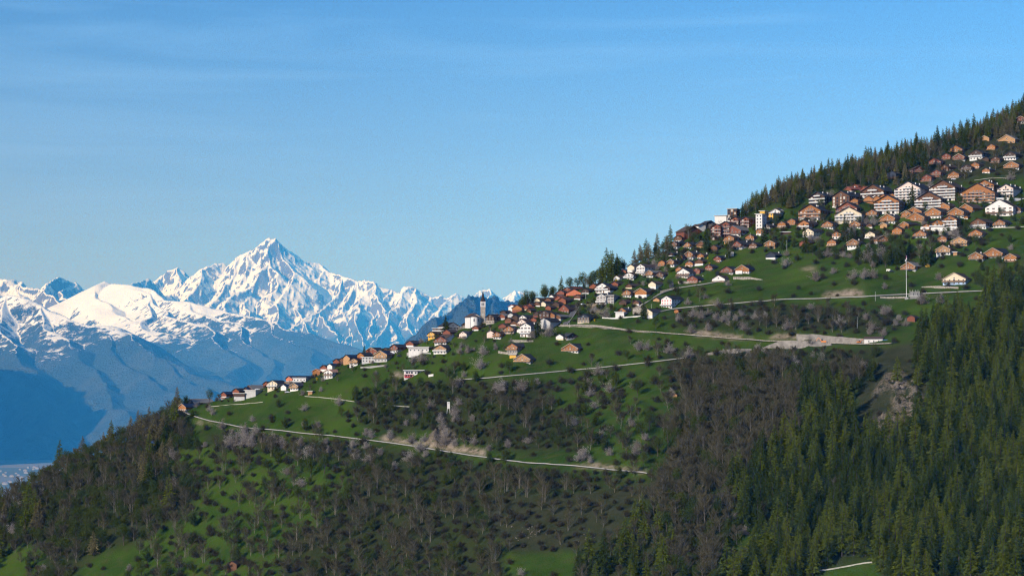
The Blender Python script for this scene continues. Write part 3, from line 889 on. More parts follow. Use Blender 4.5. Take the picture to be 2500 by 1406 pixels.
rock = gmix(gramp(n4, 0.35, 0.65), (0.035, 0.034, 0.024), (0.165, 0.135, 0.10))
col = gmix(gm2('MULTIPLY', sc_.outputs[2], gramp(n2, 0.42, 0.52)), col, rock)
Lk.new(col, gb.inputs['Base Color'])
gb.inputs['Roughness'].default_value = 0.95
gb.inputs['Specular IOR Level'].default_value = 0.05
bn = GN_.new('ShaderNodeBump'); bn.inputs['Strength'].default_value = 0.8; bn.inputs['Distance'].default_value = 0.9
Lk.new(n4, bn.inputs['Height']); Lk.new(bn.outputs['Normal'], gb.inputs['Normal'])

av = np.linspace(-0.30, 0.29, 640)
Yv = np.concatenate([np.linspace(980, 1330, 60)[:-1], np.linspace(1330, 2350, 500), np.linspace(2353, 3700, 90)[1:]])
AA2, YY2 = np.meshgrid(av, Yv)
ZZ = hill_z(AA2, YY2)
PX, PY = proj(AA2 * YY2, YY2, ZZ)
rk = samp(M_ROCK, PX, PY)
ZZ = ZZ + rk * (ridged(AA2 * YY2 / 13.0, YY2 / 9.0, 503, 4, 0.6) - 0.5) * 4.5
ea = samp(M_EARTH, PX, PY)
ZZ = ZZ + ea * (ridged(AA2 * YY2 / 7.0, YY2 / 9.0, 603, 3, 0.6) - 0.7) * 1.2
hm = grid_mesh('hillside', np.stack([AA2 * YY2, YY2, ZZ], -1), [GM])
ca = hm.color_attributes.new('cover', 'FLOAT_COLOR', 'POINT')
cc = np.stack([samp(M_LITTER, PX, PY), ea, rk, np.ones_like(ea)], -1).reshape(-1)
ca.data.foreach_set('color', cc.astype(np.float32))
da = hm.attributes.new('dryness', 'FLOAT', 'POINT')
da.data.foreach_set('value', samp(M_DRY, PX, PY).reshape(-1).astype(np.float32))
tag(obj('hillside', hm), kind='structure')

# ------------------------------------------------------------------ trees: trunk and crown meshes
M_BARK = mat('bark_dark', (0.075, 0.058, 0.045), 0.9, 0.4, 3.0)
M_BARKP = mat('bark_pale', (0.18, 0.155, 0.125), 0.9, 0.35, 3.0)
M_SPRUCE = leaf_mat('spruce_needles', (0.0305, 0.0503, 0.0068), (0.0571, 0.0762, 0.0106), 0.3)
M_LARCH = leaf_mat('larch_needles', (0.0772, 0.1089, 0.0088), (0.1287, 0.1446, 0.0159), 0.35)
M_LARCHB = leaf_mat('larch_twigs', (0.1251, 0.1101, 0.0425), (0.1877, 0.1601, 0.0701), 0.2)
M_TWIG = leaf_mat('bare_twigs', (0.0649, 0.0598, 0.0290), (0.1042, 0.0922, 0.0512), 0.1)
M_BLOS = leaf_mat('blossom', (0.2091, 0.1742, 0.1464), (0.4043, 0.3694, 0.3276), 0.25)
M_LEAF = leaf_mat('young_leaves', (0.0338, 0.0644, 0.0080), (0.0845, 0.1006, 0.0145), 0.35)
M_BUSH = leaf_mat('bush_twigs', (0.0280, 0.0336, 0.0112), (0.0630, 0.0504, 0.0294), 0.15)
M_YEL = leaf_mat('yellow_flowers', (0.4675, 0.3400, 0.0170), (0.5950, 0.4250, 0.0255), 0.3)


def slivers(P, D, ln, wd, r):
    """thin triangles at P pointing along D"""
    n = len(P)
    D = D / np.linalg.norm(D, axis=1, keepdims=True)
    R = r.normal(size=(n, 3)); S = np.cross(D, R); S /= np.linalg.norm(S, axis=1, keepdims=True) + 1e-9
    ln = np.broadcast_to(ln, (n,))[:, None]; wd = np.broadcast_to(wd, (n,))[:, None]
    V = np.stack([P - S * wd / 2, P + S * wd / 2, P + D * ln], 1).reshape(-1, 3)
    return V, np.arange(3 * n).reshape(-1, 3)


def leaves(P, size, r, up=0.3):
    n = len(P)
    A = r.normal(size=(n, 3)); A[:, 2] *= 0.7; A /= np.linalg.norm(A, axis=1, keepdims=True)
    B = np.cross(A, r.normal(size=(n, 3))); B /= np.linalg.norm(B, axis=1, keepdims=True)
    s = (size * r.uniform(0.6, 1.4, n))[:, None]
    V = np.stack([P + A * s, P - A * s * 0.5 + B * s * 0.8, P - A * s * 0.5 - B * s * 0.8], 1).reshape(-1, 3)
    return V, np.arange(3 * n).reshape(-1, 3)


class TM:
    def __init__(s): s.V = []; s.F = []; s.M = []; s.n = 0

    def add(s, VF, mi):
        V, F = VF
        s.V.append(V); s.F.append(F + s.n); s.M.append(np.full(len(F), mi)); s.n += len(V)

    def tube(s, p, q, r0, r1, mi, n=4):
        p = np.array(p, float); q = np.array(q, float)
        d = q - p; d /= np.linalg.norm(d) + 1e-9
        u = np.cross(d, [0, 0, 1]) if abs(d[2]) < 0.95 else np.cross(d, [1, 0, 0])
        u /= np.linalg.norm(u); t = np.cross(d, u)
        an = np.arange(n) * 2 * pi / n
        ring = np.cos(an)[:, None] * u + np.sin(an)[:, None] * t
        V = np.concatenate([p + ring * r0, q + ring * r1])
        F = []
        for k in range(n):
            a, b = k, (k + 1) % n
            F += [(a, b, n + b), (a, n + b, n + a)]
        s.add((V, np.array(F)), mi)

    def mesh(s, name, mats, keep=None):
        if not s.V: return None
        V = np.concatenate(s.V); F = np.concatenate(s.F); M = np.concatenate(s.M)
        if keep is not None:
            F = F[M == keep]; used = np.unique(F); mp_ = np.zeros(len(V), int); mp_[used] = np.arange(len(used))
            V = V[used]; F = mp_[F]; M = None; mats = [mats[keep]]
        return tri_mesh(name, V, F, mats, M)


def conifer(seed, H, R, dens=1.0, droop=0.35, loose=0.0, bare_base=0.08):
    r = np.random.default_rng(seed); t = TM()
    lean = r.normal(0, 0.02, 2)
    t.tube((0, 0, -1.0), (lean[0] * H * .5, lean[1] * H * .5, H * .5), H * .016 + .06, H * .010 + .03, 0, 5)
    t.tube((lean[0] * H * .5, lean[1] * H * .5, H * .5), (lean[0] * H, lean[1] * H, H), H * .010 + .03, .02, 0, 4)
    whorls = int(H * 1.5)
    Ps, Ds, Ls, Ws = [], [], [], []
    lop = r.uniform(.75, 1.2, 8)
    for i in range(whorls):
        f = i / (whorls - 1)
        z = H * (bare_base + (1 - bare_base) * f)
        rad = R * min(1.0, (1 - f) * 1.22) ** 0.9 * r.uniform(.8, 1.12) + 0.25
        nb = max(4, int((9 * (1 - f * .45)) * dens))
        for b in range(nb):
            an = r.uniform(0, 2 * pi)
            rr = rad * lop[int(an / (2 * pi) * 8) % 8] * r.uniform(.7, 1.1)
            if loose and r.random() < loose: continue
            c, s_ = cos(an), sin(an)
            dz = -droop * rr * r.uniform(.6, 1.3) + 0.15 * rr * f
            base = np.array([lean[0] * z + c * rr * .12, lean[1] * z + s_ * rr * .12, z])
            tip = np.array([lean[0] * z + c * rr, lean[1] * z + s_ * rr, z + dz])
            m = 4 if rr > 1.0 else 2
            for k in range(m):      # sprays of needles along the branch
                q = (k + .45) / m
                p = base + (tip - base) * q + r.normal(0, .10, 3)
                side = r.choice([-1, 1]) * r.uniform(.35, 1.0)
                d = np.array([c - s_ * side, s_ + c * side, -0.25 - droop * r.uniform(0.2, 1.2)])
                Ps.append(p); Ds.append(d); Ls.append((.65 + .28 * rr) * r.uniform(.7, 1.2)); Ws.append((.34 + .13 * rr) * r.uniform(.7, 1.2))
            Ps.append(base); Ds.append(tip - base); Ls.append(np.linalg.norm(tip - base) * 1.12); Ws.append(.28)
    t.add(slivers(np.array(Ps), np.array(Ds), np.array(Ls), np.array(Ws), r), 1)
    return t


def crown_pts(r, n, H, R, z0, shell=0.55, lump=6):
    """points in a lumpy crown: several overlapping clumps inside an ellipsoid"""
    zc = (z0 + H) / 2; hz = (H - z0) / 2
    C = r.normal(size=(lump, 3)); C /= np.linalg.norm(C, axis=1, keepdims=True); C *= r.uniform(.3, .72, (lump, 1))
    rad = r.uniform(.36, .58, lump)
    k = r.integers(0, lump, n)
    D = r.normal(size=(n, 3)); D /= np.linalg.norm(D, axis=1, keepdims=True)
    P = C[k] + D * (rad[k] * r.uniform(shell, 1.0, n))[:, None]
    P = P * [R, R, hz]; P[:, 2] += zc
    return P, D


def broad(seed, H, R, z0, nleaf, size, bark, mi_leaf=1, limbs=7, shell=.55, lump=7):
    r = np.random.default_rng(seed); t = TM()
    tr = H * .02 + .05
    t.tube((0, 0, -1), (r.normal(0, .1), r.normal(0, .1), z0 + (H - z0) * .35), tr, tr * .5, 0, 5)
    for i in range(limbs):
        an = r.uniform(0, 2 * pi); zz = z0 * .7 + (H - z0) * r.uniform(0, .35)
        q = (cos(an) * R * r.uniform(.5, .85), sin(an) * R * r.uniform(.5, .85), zz + (H - zz) * r.uniform(.4, .85))
        t.tube((0, 0, zz), q, tr * .4, .02, 0, 3)
    P, D = crown_pts(r, nleaf, H, R, z0, shell, lump)
    t.add(leaves(P, size, r), 1)
    return t


def bare(seed, H, R, z0, ntw, tall=False):
    r = np.random.default_rng(seed); t = TM()
    tr = H * .011 + .05
    stems = 1 if tall else r.integers(1, 4)
    ends = []
    for sidx in range(stems):
        bx, by = (0, 0) if stems == 1 else r.normal(0, .5, 2)
        top = np.array([bx + r.normal(0, R * .22), by + r.normal(0, R * .22), H * r.uniform(.82, .97)])
        mid = np.array([bx, by, 0]) * .5 + top * .5 + np.array([*r.normal(0, .25, 2), 0])
        t.tube((bx, by, -1), mid, tr, tr * .65, 0, 4); t.tube(mid, top, tr * .65, .02, 0, 3)
        nl = int(26 / stems) + 5
        for i in range(nl):
            f = r.uniform(max(.15, z0 / H), .95)
            p = np.array([bx, by, 0]) * (1 - f) + top * f if f > .5 else (np.array([bx, by, 0]) * (1 - 2 * f) + mid * 2 * f)
            an = r.uniform(0, 2 * pi); el = r.uniform(.5, 1.1)
            ln = R * (1.25 - f * .7) * r.uniform(.6, 1.15)
            d = np.array([cos(an) * cos(el), sin(an) * cos(el), sin(el)])
            q = p + d * ln / max(cos(el), .45)
            q[2] = min(q[2], H)
            t.tube(p, q, .055, .015, 0, 3); ends.append((p, q))
    Ps, Ds = [], []
    for i in range(ntw):
        p, q = ends[r.integers(len(ends))]
        f = r.uniform(.25, 1.05)
        c = p + (q - p) * f
        d = (q - p) / np.linalg.norm(q - p) + r.normal(0, .75, 3) + np.array([0, 0, .35])
        Ps.append(c + r.normal(0, .16, 3)); Ds.append(d)
    t.add(slivers(np.array(Ps), np.array(Ds), r.uniform(.6, 1.7, ntw), r.uniform(.07, .15, ntw), r), 1)
    return t


def spray(seed, H, R, z0, nleaf, size, limbs=26, tw=260, flat=.9):
    """many-limbed shrub or fruit tree: leaves or flowers sit in sprays along radiating branches"""
    r = np.random.default_rng(seed); t = TM()
    tr = H * .018 + .05
    t.tube((0, 0, -1), (r.normal(0, .1), r.normal(0, .1), z0 + H * .25), tr, tr * .6, 0, 5)
    ends = []
    skew = r.normal(0, .22, 2)
    for i in range(limbs):
        an = r.uniform(0, 2 * pi); el = r.uniform(.05, 1.45) ** 1.0
        lob = 1 + .28 * sin(an * 2 + seed) + .18 * sin(an * 3 + 2 * seed)
        d = np.array([cos(an) * cos(el) * R * lob + skew[0] * R * .4, sin(an) * cos(el) * R * lob + skew[1] * R * .4, sin(el) * (H - z0) * flat])
        d *= r.uniform(.55, 1.08)
        p = np.array([0, 0, z0 + r.uniform(0, .12) * H]); q = p + d
        m = (p + q) / 2 + np.array([0, 0, .12 * np.linalg.norm(d) * r.uniform(0, 1)])
        t.tube(p, m, tr * .38, tr * .2, 0, 3); t.tube(m, q, tr * .2, .012, 0, 3)
        ends.append((m, q)); ends.append((p * .4 + m * .6, m))
    k = r.integers(0, len(ends), nleaf)
    A = np.array([ends[j][0] for j in k]); B = np.array([ends[j][1] for j in k])
    f = r.uniform(0.1, 1.08, nleaf)[:, None]
    P = A + (B - A) * f + r.normal(0, .085 * R + .10, (nleaf, 3))
    t.add(leaves(P, size, r), 1)
    k = r.integers(0, len(ends), tw)
    A = np.array([ends[j][0] for j in k]); B = np.array([ends[j][1] for j in k])
    P = A + (B - A) * r.uniform(.2, 1, tw)[:, None]
    D = (B - A) / (np.linalg.norm(B - A, axis=1, keepdims=True) + 1e-6) + r.normal(0, .6, (tw, 3))
    t.add(slivers(P, D, r.uniform(.5, 1.3, tw), r.uniform(.06, .11, tw), r), 0)
    return t


KINDS = {
    # kind: (adjective for labels, category, base height m, [variants], mats)
    'spruce': ('spruce_tree', 'dark pointed spruce', 'spruce tree', [conifer(100 + i, h, h * .20, 1.1, .42) for i, h in enumerate((23, 26, 29, 20))], [M_BARK, M_SPRUCE]),
    'larch': ('larch_tree', 'olive feathery larch', 'larch tree', [conifer(200 + i, h, h * .215, 1.0, .22, .10, .12) for i, h in enumerate((24, 27, 22, 25))], [M_BARK, M_LARCH]),
    'larchb': ('larch_tree', 'brownish budding larch', 'larch tree', [conifer(230 + i, h, h * .22, 1.0, .15, .12, .12) for i, h in enumerate((23, 20, 26))], [M_BARK, M_LARCHB]),
    'bare': ('bare_tree', 'leafless grey-brown tree', 'tree', [bare(300 + i, h, h * .36, h * .12, 2300, i % 4 == 0) for i, h in enumerate((15, 12, 16, 11, 13))], [M_BARKP, M_TWIG]),
    'blossom': ('cherry_tree', 'whitish blossoming cherry', 'cherry tree', [spray(400 + i, h, h * .64, h * .05, 2600, .22, 40, 500) for i, h in enumerate((9.5, 8, 10.5, 7.5, 11))], [M_BARK, M_BLOS]),
    'leafy': ('leafy_tree', 'fresh green tree', 'tree', [spray(500 + i, h, h * .42, h * .08, 2300, .30, 44, 160) if i % 2 else broad(500 + i, h, h * .38, h * .14, 1500, .28, None, lump=11) for i, h in enumerate((14, 12, 15, 11))], [M_BARK, M_LEAF]),
    'bush': ('bush', 'dark rounded bush', 'bush', [spray(600 + i, h, h * .74, .1, 1700, .25, 34, 500) for i, h in enumerate((6.2, 4.8, 7.4, 5.4, 8))], [M_BARK, M_BUSH]),
    'yellow': ('forsythia_bush', 'bright yellow flowering shrub', 'bush', [broad(700, 4.5, 2.4, .2, 600, .22, None, limbs=3, shell=.3)], [M_BARK, M_YEL]),
}
TREE_H = {}
TREE_ME = {}
for kd, (nm, adj, cat, var, mats_) in KINDS.items():
    TREE_ME[kd] = [(t.mesh(nm, mats_), t.mesh('trunk', mats_, 0), t.mesh('crown', mats_, 1)) for t in var]
    TREE_H[kd] = [float(np.concatenate(t.V)[:, 2].max()) for t in var]


def plant(kd, vi, loc, s, rz, label, group=None, split=True):
    nm, adj, cat = KINDS[kd][:3]
    whole, tk, cw = TREE_ME[kd][vi]
    if split:
        o = empty(nm, loc, rz); o.scale = (s, s, s)
        obj('trunk', tk, o); obj('crown', cw, o)
    else:
        o = obj(nm, whole, None, loc, (0, 0, rz), (s, s, s))
    tag(o, label, cat, group)
    return o

# ------------------------------------------------------------------ buildings
HOUSE_RECTS = []
ROAD_LINES = []
WALLM = {
    'W': mat('white_plaster', (0.60, 0.57, 0.53), 0.9, 0.10, 0.6), 'C': mat('cream_plaster', (0.58, 0.49, 0.345), 0.9, 0.10, 0.6), 'P': mat('pink_plaster', (0.60, 0.47, 0.40), 0.9, 0.10, 0.6),
    'G': mat('grey_plaster', (0.40, 0.39, 0.37), 0.9, 0.15, 0.6), 'S': mat('rubble_stone', (0.34, 0.30, 0.25), 0.95, 0.45, 1.6),
    'O': mat('orange_timber', (0.290, 0.118, 0.036), 0.75, 0.58, 0.8, (1, 1, 4), rnd=.16), 'B': mat('brown_timber', (0.120, 0.056, 0.028), 0.8, 0.5, 0.8, (1, 1, 4), rnd=.15),
    'R': mat('red_brown_timber', (0.19, 0.062, 0.034), 0.8, 0.5, 0.8, (1, 1, 4), rnd=.12), 'T': mat('tan_timber', (0.38, 0.215, 0.10), 0.8, 0.5, 0.8, (1, 1, 4), rnd=.12),
    'D': mat('dark_timber', (0.060, 0.036, 0.026), 0.8, 0.35, 1.4, (1, 1, 4)), 'K': mat('black_blue_timber', (0.022, 0.028, 0.042), 0.7, 0.3, 1.4), 'Y': mat('yellow_cladding', (0.62, 0.34, 0.05), 0.7, 0.12, 1.0),
    'L': mat('light_blue_plaster', (0.33, 0.44, 0.60), 0.9, 0.1, 0.6), 'V': mat('terracotta_wall', (0.5, 0.16, 0.08), 0.9, 0.15, 0.6)}
ROOFM = {
    'k': mat('slate_roof', (0.030, 0.030, 0.034), 0.7, 0.35, 1.2, rnd=.25), 'b': mat('brown_tile_roof', (0.062, 0.042, 0.034), 0.85, 0.3, 1.2, rnd=.2), 'r': mat('red_tile_roof', (0.22, 0.07, 0.045), 0.85, 0.25, 1.2, rnd=.15),
    'g': mat('grey_sheet_roof', (0.17, 0.165, 0.155), 0.6, 0.2, 1.2, rnd=.2), 't': mat('terracotta_roof', (0.52, 0.28, 0.18), 0.85, 0.2, 1.2), 'n': mat('solar_roof', (0.012, 0.018, 0.040), 0.45, 0.2, 1.2)}
M_TRIM = mat('pale_trim', (0.38, 0.29, 0.20), 0.8, 0.15, 2.0)
M_WHITE = mat('white_paint', (0.56, 0.545, 0.515), 0.7, 0.08, 2.0)
M_GLASS = mat('window_glass', (0.030, 0.036, 0.045), 0.12, 0.3, 0.8)
M_CURT = mat('curtained_glass', (0.42, 0.38, 0.32), 0.5, 0.25, 0.8)
M_SHUT = mat('brown_shutter', (0.13, 0.065, 0.035), 0.8, 0.2, 2.0)
M_SHUTR = mat('red_shutter', (0.50, 0.035, 0.04), 0.7, 0.1, 2.0)
M_CONC = mat('concrete', (0.29, 0.28, 0.26), 0.95, 0.2, 0.35)
M_STONEW = mat('dry_stone_wall', (0.27, 0.24, 0.20), 0.95, 0.5, 0.9)
M_SHOT = mat('sprayed_concrete', (0.205, 0.185, 0.16), 0.95, 0.35, 0.25)
M_ASPH = mat('asphalt', (0.085, 0.085, 0.09), 0.9, 0.2, 0.2)


def window_mesh(w, h, frame, pane, shutter=None):
    m = MB(); d = 0.09; t = .09
    m.box(-w / 2, -.02, 0, w / 2, .03, h, 1)
    m.box(-w / 2 - t, -d, -t, w / 2 + t, .03, 0, 0); m.box(-w / 2 - t, -d, h, w / 2 + t, .03, h + t, 0)
    m.box(-w / 2 - t, -d, 0, -w / 2, .03, h, 0); m.box(w / 2, -d, 0, w / 2 + t, .03, h, 0)
    m.box(-.035, -.06, 0, .035, .03, h, 0)
    if shutter:
        for s in (-1, 1):
            x = s * (w / 2 + t + .28)
            m.box(x - .27, -.07, -.05, x + .27, -.005, h + .05, 2)
    return m.mesh('window', [frame, pane] + ([shutter] if shutter else []))


WIN = {
    'n': window_mesh(1.2, 1.25, M_WHITE, M_GLASS), 's': window_mesh(1.05, 1.25, M_WHITE, M_GLASS, M_SHUT), 'd': window_mesh(1.7, 2.05, M_WHITE, M_GLASS), 'c': window_mesh(1.7, 2.05, M_WHITE, M_CURT),
    'r': window_mesh(1.1, 1.25, M_WHITE, M_SHUTR), 'o': window_mesh(1.6, 2.0, M_SHUT, M_CURT), 'a': window_mesh(1.9, 2.05, M_SHUT, M_GLASS), 'w': window_mesh(2.6, 2.1, M_WHITE, M_GLASS)}
_door = MB(); _door.box(-.5, -.08, 0, .5, .03, 2.05, 0); _door.box(-.6, -.05, 0, -.5, .03, 2.15, 1); _door.box(.5, -.05, 0, .6, .03, 2.15, 1); _door.box(-.6, -.05, 2.05, .6, .03, 2.15, 1)
DOOR = _door.mesh('door', [M_SHUT, M_WHITE])
_ch = MB(); _ch.box(-.38, -.38, -1.2, .38, .38, 1.3, 0); _ch.box(-.5, -.5, 1.3, .5, .5, 1.45, 1)
CHIM = _ch.mesh('chimney', [M_WHITE, M_SHUT])
hr = random.Random(99)


def house(px, py, w, l, h, rot, low, up, roof, flags, label, cat='house', name='house', group=None):
    k_ = (1.10, 1.15, 1.06) if 'a' in flags else ((1.20, 1.25, 1.14) if px > 1900 else (1.30, 1.34, 1.16))
    if 'a' not in flags and 6 < abs(rot) < 30 and l > 0:
        rot += 10 if rot > 0 else -10; l = l * 1.35 + 3
    if 'a' in flags and 6 < abs(rot) < 30: rot += 6 if rot > 0 else -6; l = l * 1.25 + 3
    w *= k_[0]; l *= k_[1]; h *= k_[2]
    mpp_p = at(px, py)
    mpp = mpp_p.y / FPX
    r = radians(rot)
    W = w * mpp / max(cos(r), .2)
    L = l * mpp / abs(sin(r)) if abs(rot) > 6 and l > 0 else max(W * 1.05, 6)
    L = max(L, 4.0)
    H = h * mpp
    sg = 1 if rot >= 0 else -1
    near = at(px + sg * w / 2 * (1 if abs(rot) > 6 else 0), py)
    a = near.x / near.y
    phi = -r - atan(a)
    t = empty(name, near, phi)
    tag(t, label, cat, group)
    # local frame: x across the gable, y back along the ridge; the near corner is the origin
    x0, x1 = (-W, 0) if sg > 0 else (0, W)
    if abs(rot) <= 6: x0, x1 = -W / 2, W / 2
    xc = (x0 + x1) / 2
    fx = x1 if sg > 0 else x0            # the flank that shows
    flat = 'f' in flags
    pitch = radians(28 if 'a' in flags else (36 if 'p' in flags else 27))
    rise = 0 if flat else W / 2 * tan(pitch)
    floors = max(1, int(round(H / 2.75)))
    fh = H / floors
    split = (low != up)
    hb = fh * (1 if floors > 1 else .45) if split else 0
    if split:
        m = MB(); m.box(x0 + .06, .06, -5, x1 - .06, L - .06, hb); obj('base_wall', m.mesh('base_wall', [WALLM[low]]), t)
    m = MB()
    zb = hb if split else -5
    if flat: m.box(x0, 0, zb, x1, L, H)
    else: m.prism([(x0, zb), (x1, zb), (x1, H), (xc, H + rise), (x0, H)], 0, L)
    obj('wall', m.mesh('wall', [WALLM[up]]), t)
    # roof: two slabs with overhang
    oe, og = (.7, .9) if 'a' not in flags else (1.3, 1.5)
    m = MB()
    if flat:
        m.box(x0 - .7, -1.0, H + .02, x1 + .7, L + .4, H + .42)
        obj('roof', m.mesh('roof', [ROOFM[roof]]), t)
        m = MB(); m.box(x0 - .74, -1.05, H + .05, x1 + .74, -1.0, H + .5); m.box(fx - .02 + sg * .72, -1.0, H + .05, fx + .02 + sg * .72, L, H + .5); obj('fascia', m.mesh('fascia', [M_WHITE]), t)
    else:
        th = .28
        for s in (-1, 1):
            xe = xc + s * (W / 2 + oe)
            ze = H + rise - (W / 2 + oe) * tan(pitch)
            pr = [(xc, H + rise + .03), (xe, ze + .03), (xe, ze + th), (xc, H + rise + th)]
            if s < 0: pr = pr[::-1]
            m.prism(pr, -og, L + .5)
        obj('roof', m.mesh('roof', [ROOFM[roof]]), t)
        if 'v' in flags:
            m = MB()
            for s in (-1, 1):
                xe = xc + s * (W / 2 + oe + .02); ze = H + rise - (W / 2 + oe) * tan(pitch)
                pr = [(xc, H + rise - .12), (xe, ze - .12), (xe, ze + .34), (xc, H + rise + .34)]
                if s < 0: pr = pr[::-1]
                m.prism(pr, -og - .08, -og - .01)
            obj('bargeboard', m.mesh('bargeboard', [M_TRIM]), t)
    if 'c' in flags and not flat:
        cx = xc + sg * W * .18; cy = L * hr.uniform(.3, .7)
        obj('chimney', CHIM, t, (cx, cy, H + rise - abs(cx - xc) * tan(pitch) + .3))
        if 'a' in flags:
            obj('chimney', CHIM, t, (cx, L * .2, H + rise - abs(cx - xc) * tan(pitch) + .3)); obj('chimney', CHIM, t, (xc + sg * W * .36, L * .8, H + rise - W * .36 * tan(pitch) + .3))
    if 'm' in flags and not flat:      # skylight
        m = MB(); m.box(-.6, -.5, 0, .6, .5, .1); o = obj('skylight', m.mesh('skylight', [M_WHITE]), t, (xc + sg * W * .25, L * .4, H + rise - W * .25 * tan(pitch) + .3), (0, sg * pitch, 0))
    if 'x' in flags and not flat:      # solar panels on the visible slope
        m = MB(); ww = W * .32 / cos(pitch)
        m.box(-ww / 2, -L * .36, 0, ww / 2, L * .36, .08)
        obj('solar_panel', m.mesh('solar_panel', [ROOFM['n']]), t, (xc + sg * W * .25, L * .5, H + rise - W * .25 * tan(pitch) + .31), (0, sg * pitch, 0))
    ins = -.003
    if 'n' not in flags:
        gw = 's' if ('s' in flags) else 'n'
        if 'a' in flags:
            nb = max(3, int(W / 3.3))
            for f in range(floors):
                z = f * fh + .15
                for k in range(nb):
                    x = x0 + (k + .5) * W / nb
                    wk = hr.choice('cdad') if up in 'WPC' else hr.choice('aaaoc')
                    obj('window', WIN[wk], t, (x, ins, z), (0, 0, 0), (min(1, W / nb / 2.3), 1, min(1, (fh - .4) / 2.1)))
            if rise > 3.2:
                for k in range(max(1, nb // 3)):
                    x = xc + (k - (max(1, nb // 3) - 1) / 2) * 3.0
                    obj('window', WIN['d'], t, (x, ins, H + .3), (0, 0, 0), (.8, 1, .8))
        else:
            nb = max(1, min(5, int(W / 2.7)))
            for f in range(floors):
                z = f * fh + .75
                lowf = (f == 0)
                for k in range(nb):
                    x = x0 + (k + .5) * W / nb
                    if lowf and k == nb // 2 and not split:
                        obj('door', DOOR, t, (x, ins, .05)); continue
                    wk = gw
                    if f >= 1 and 'b' in flags and k == nb // 2: wk = 'o' if up in 'OTY' else 'd'
                    zz = z - .6 if wk in 'od' else z
                    obj('window', WIN['r' if ('R' in flags and f >= 1) else wk], t, (x, ins + (.06 if (split and lowf) else 0), zz), (0, 0, 0), (1, 1, min(1, (fh - .5) / 2.0) if wk in 'od' else 1))
            if rise > 1.9:
                obj('window', WIN['n'], t, (xc, ins, H + .15), (0, 0, 0), (.85, 1, .85))
        if abs(rot) > 12:
            nf = max(1, min(5, int(L / 3.6)))
            for f in range(floors):
                for k in range(nf):
                    y = (k + .5) * L / nf
                    obj('window', WIN[gw], t, (fx + sg * .003 - (sg * .06 if (split and f == 0) else 0), y, f * fh + .8), (0, 0, sg * pi / 2))
    # balconies on the gable side
    bal = [f for f in range(1, floors)] if ('a' in flags) else ([min(floors - 1, 1)] if floors > 1 else [])
    if ('b' in flags or 'w' in flags) and (bal or floors == 1):
        if not bal: bal = [0]
        slabm = M_WHITE if ('w' in flags or 'a' in flags) else M_TRIM
        railm = M_WHITE if 'w' in flags else (WALLM[up] if up in 'OBRTDY' else M_SHUT)
        if 'a' in flags and rise > 4: bal = bal + [floors]
        for f in bal:
            z = f * fh
            bx0, bx1 = (x0 - .25, x1 + .25)
            if f == floors and 'a' in flags: bx0, bx1 = xc - W * .2, xc + W * .2
            dp = 1.5
            m = MB()
            m.box(bx0, -dp, z - .12, bx1, -.02, z + .1, 0)
            m.box(bx0, -dp, z + .28, bx1, -dp + .08, z + .95, 1)
            m.box(bx0, -dp, z + .95, bx1, -dp + .14, z + 1.03, 0)
            for xx in (bx0, bx1 - .08): m.box(xx, -dp + .14, z + .28, xx + .08, -.02, z + .95, 1)
            nfin = max(2, int((bx1 - bx0) / 4.5))
            for k in range(nfin + 1):
                x = bx0 + .06 + (bx1 - bx0 - .12) * k / nfin
                m.box(x - .06, -dp + .01, z + .1, x + .06, -dp + .13, z + .28, 0)
            obj('balcony', m.mesh('balcony', [slabm, railm]), t)
        if 'a' in flags:       # party fins between the flats
            nfn = max(2, int(W / 8))
            for k in range(nfn + 1):
                x = x0 + W * k / nfn
                m = MB(); m.box(x - .12, -1.35, 0, x + .12, -.02, H + (rise - abs(x - xc) * tan(pitch)) * .0 - .1); obj('pier', m.mesh('pier', [WALLM[up]]), t)
    bx = w / 2
    HOUSE_RECTS.append((px - bx - (l if sg < 0 and abs(rot) > 6 else 0), px + bx + (l if sg > 0 and abs(rot) > 6 else 0), py - h - rise / mpp, py))
    return t


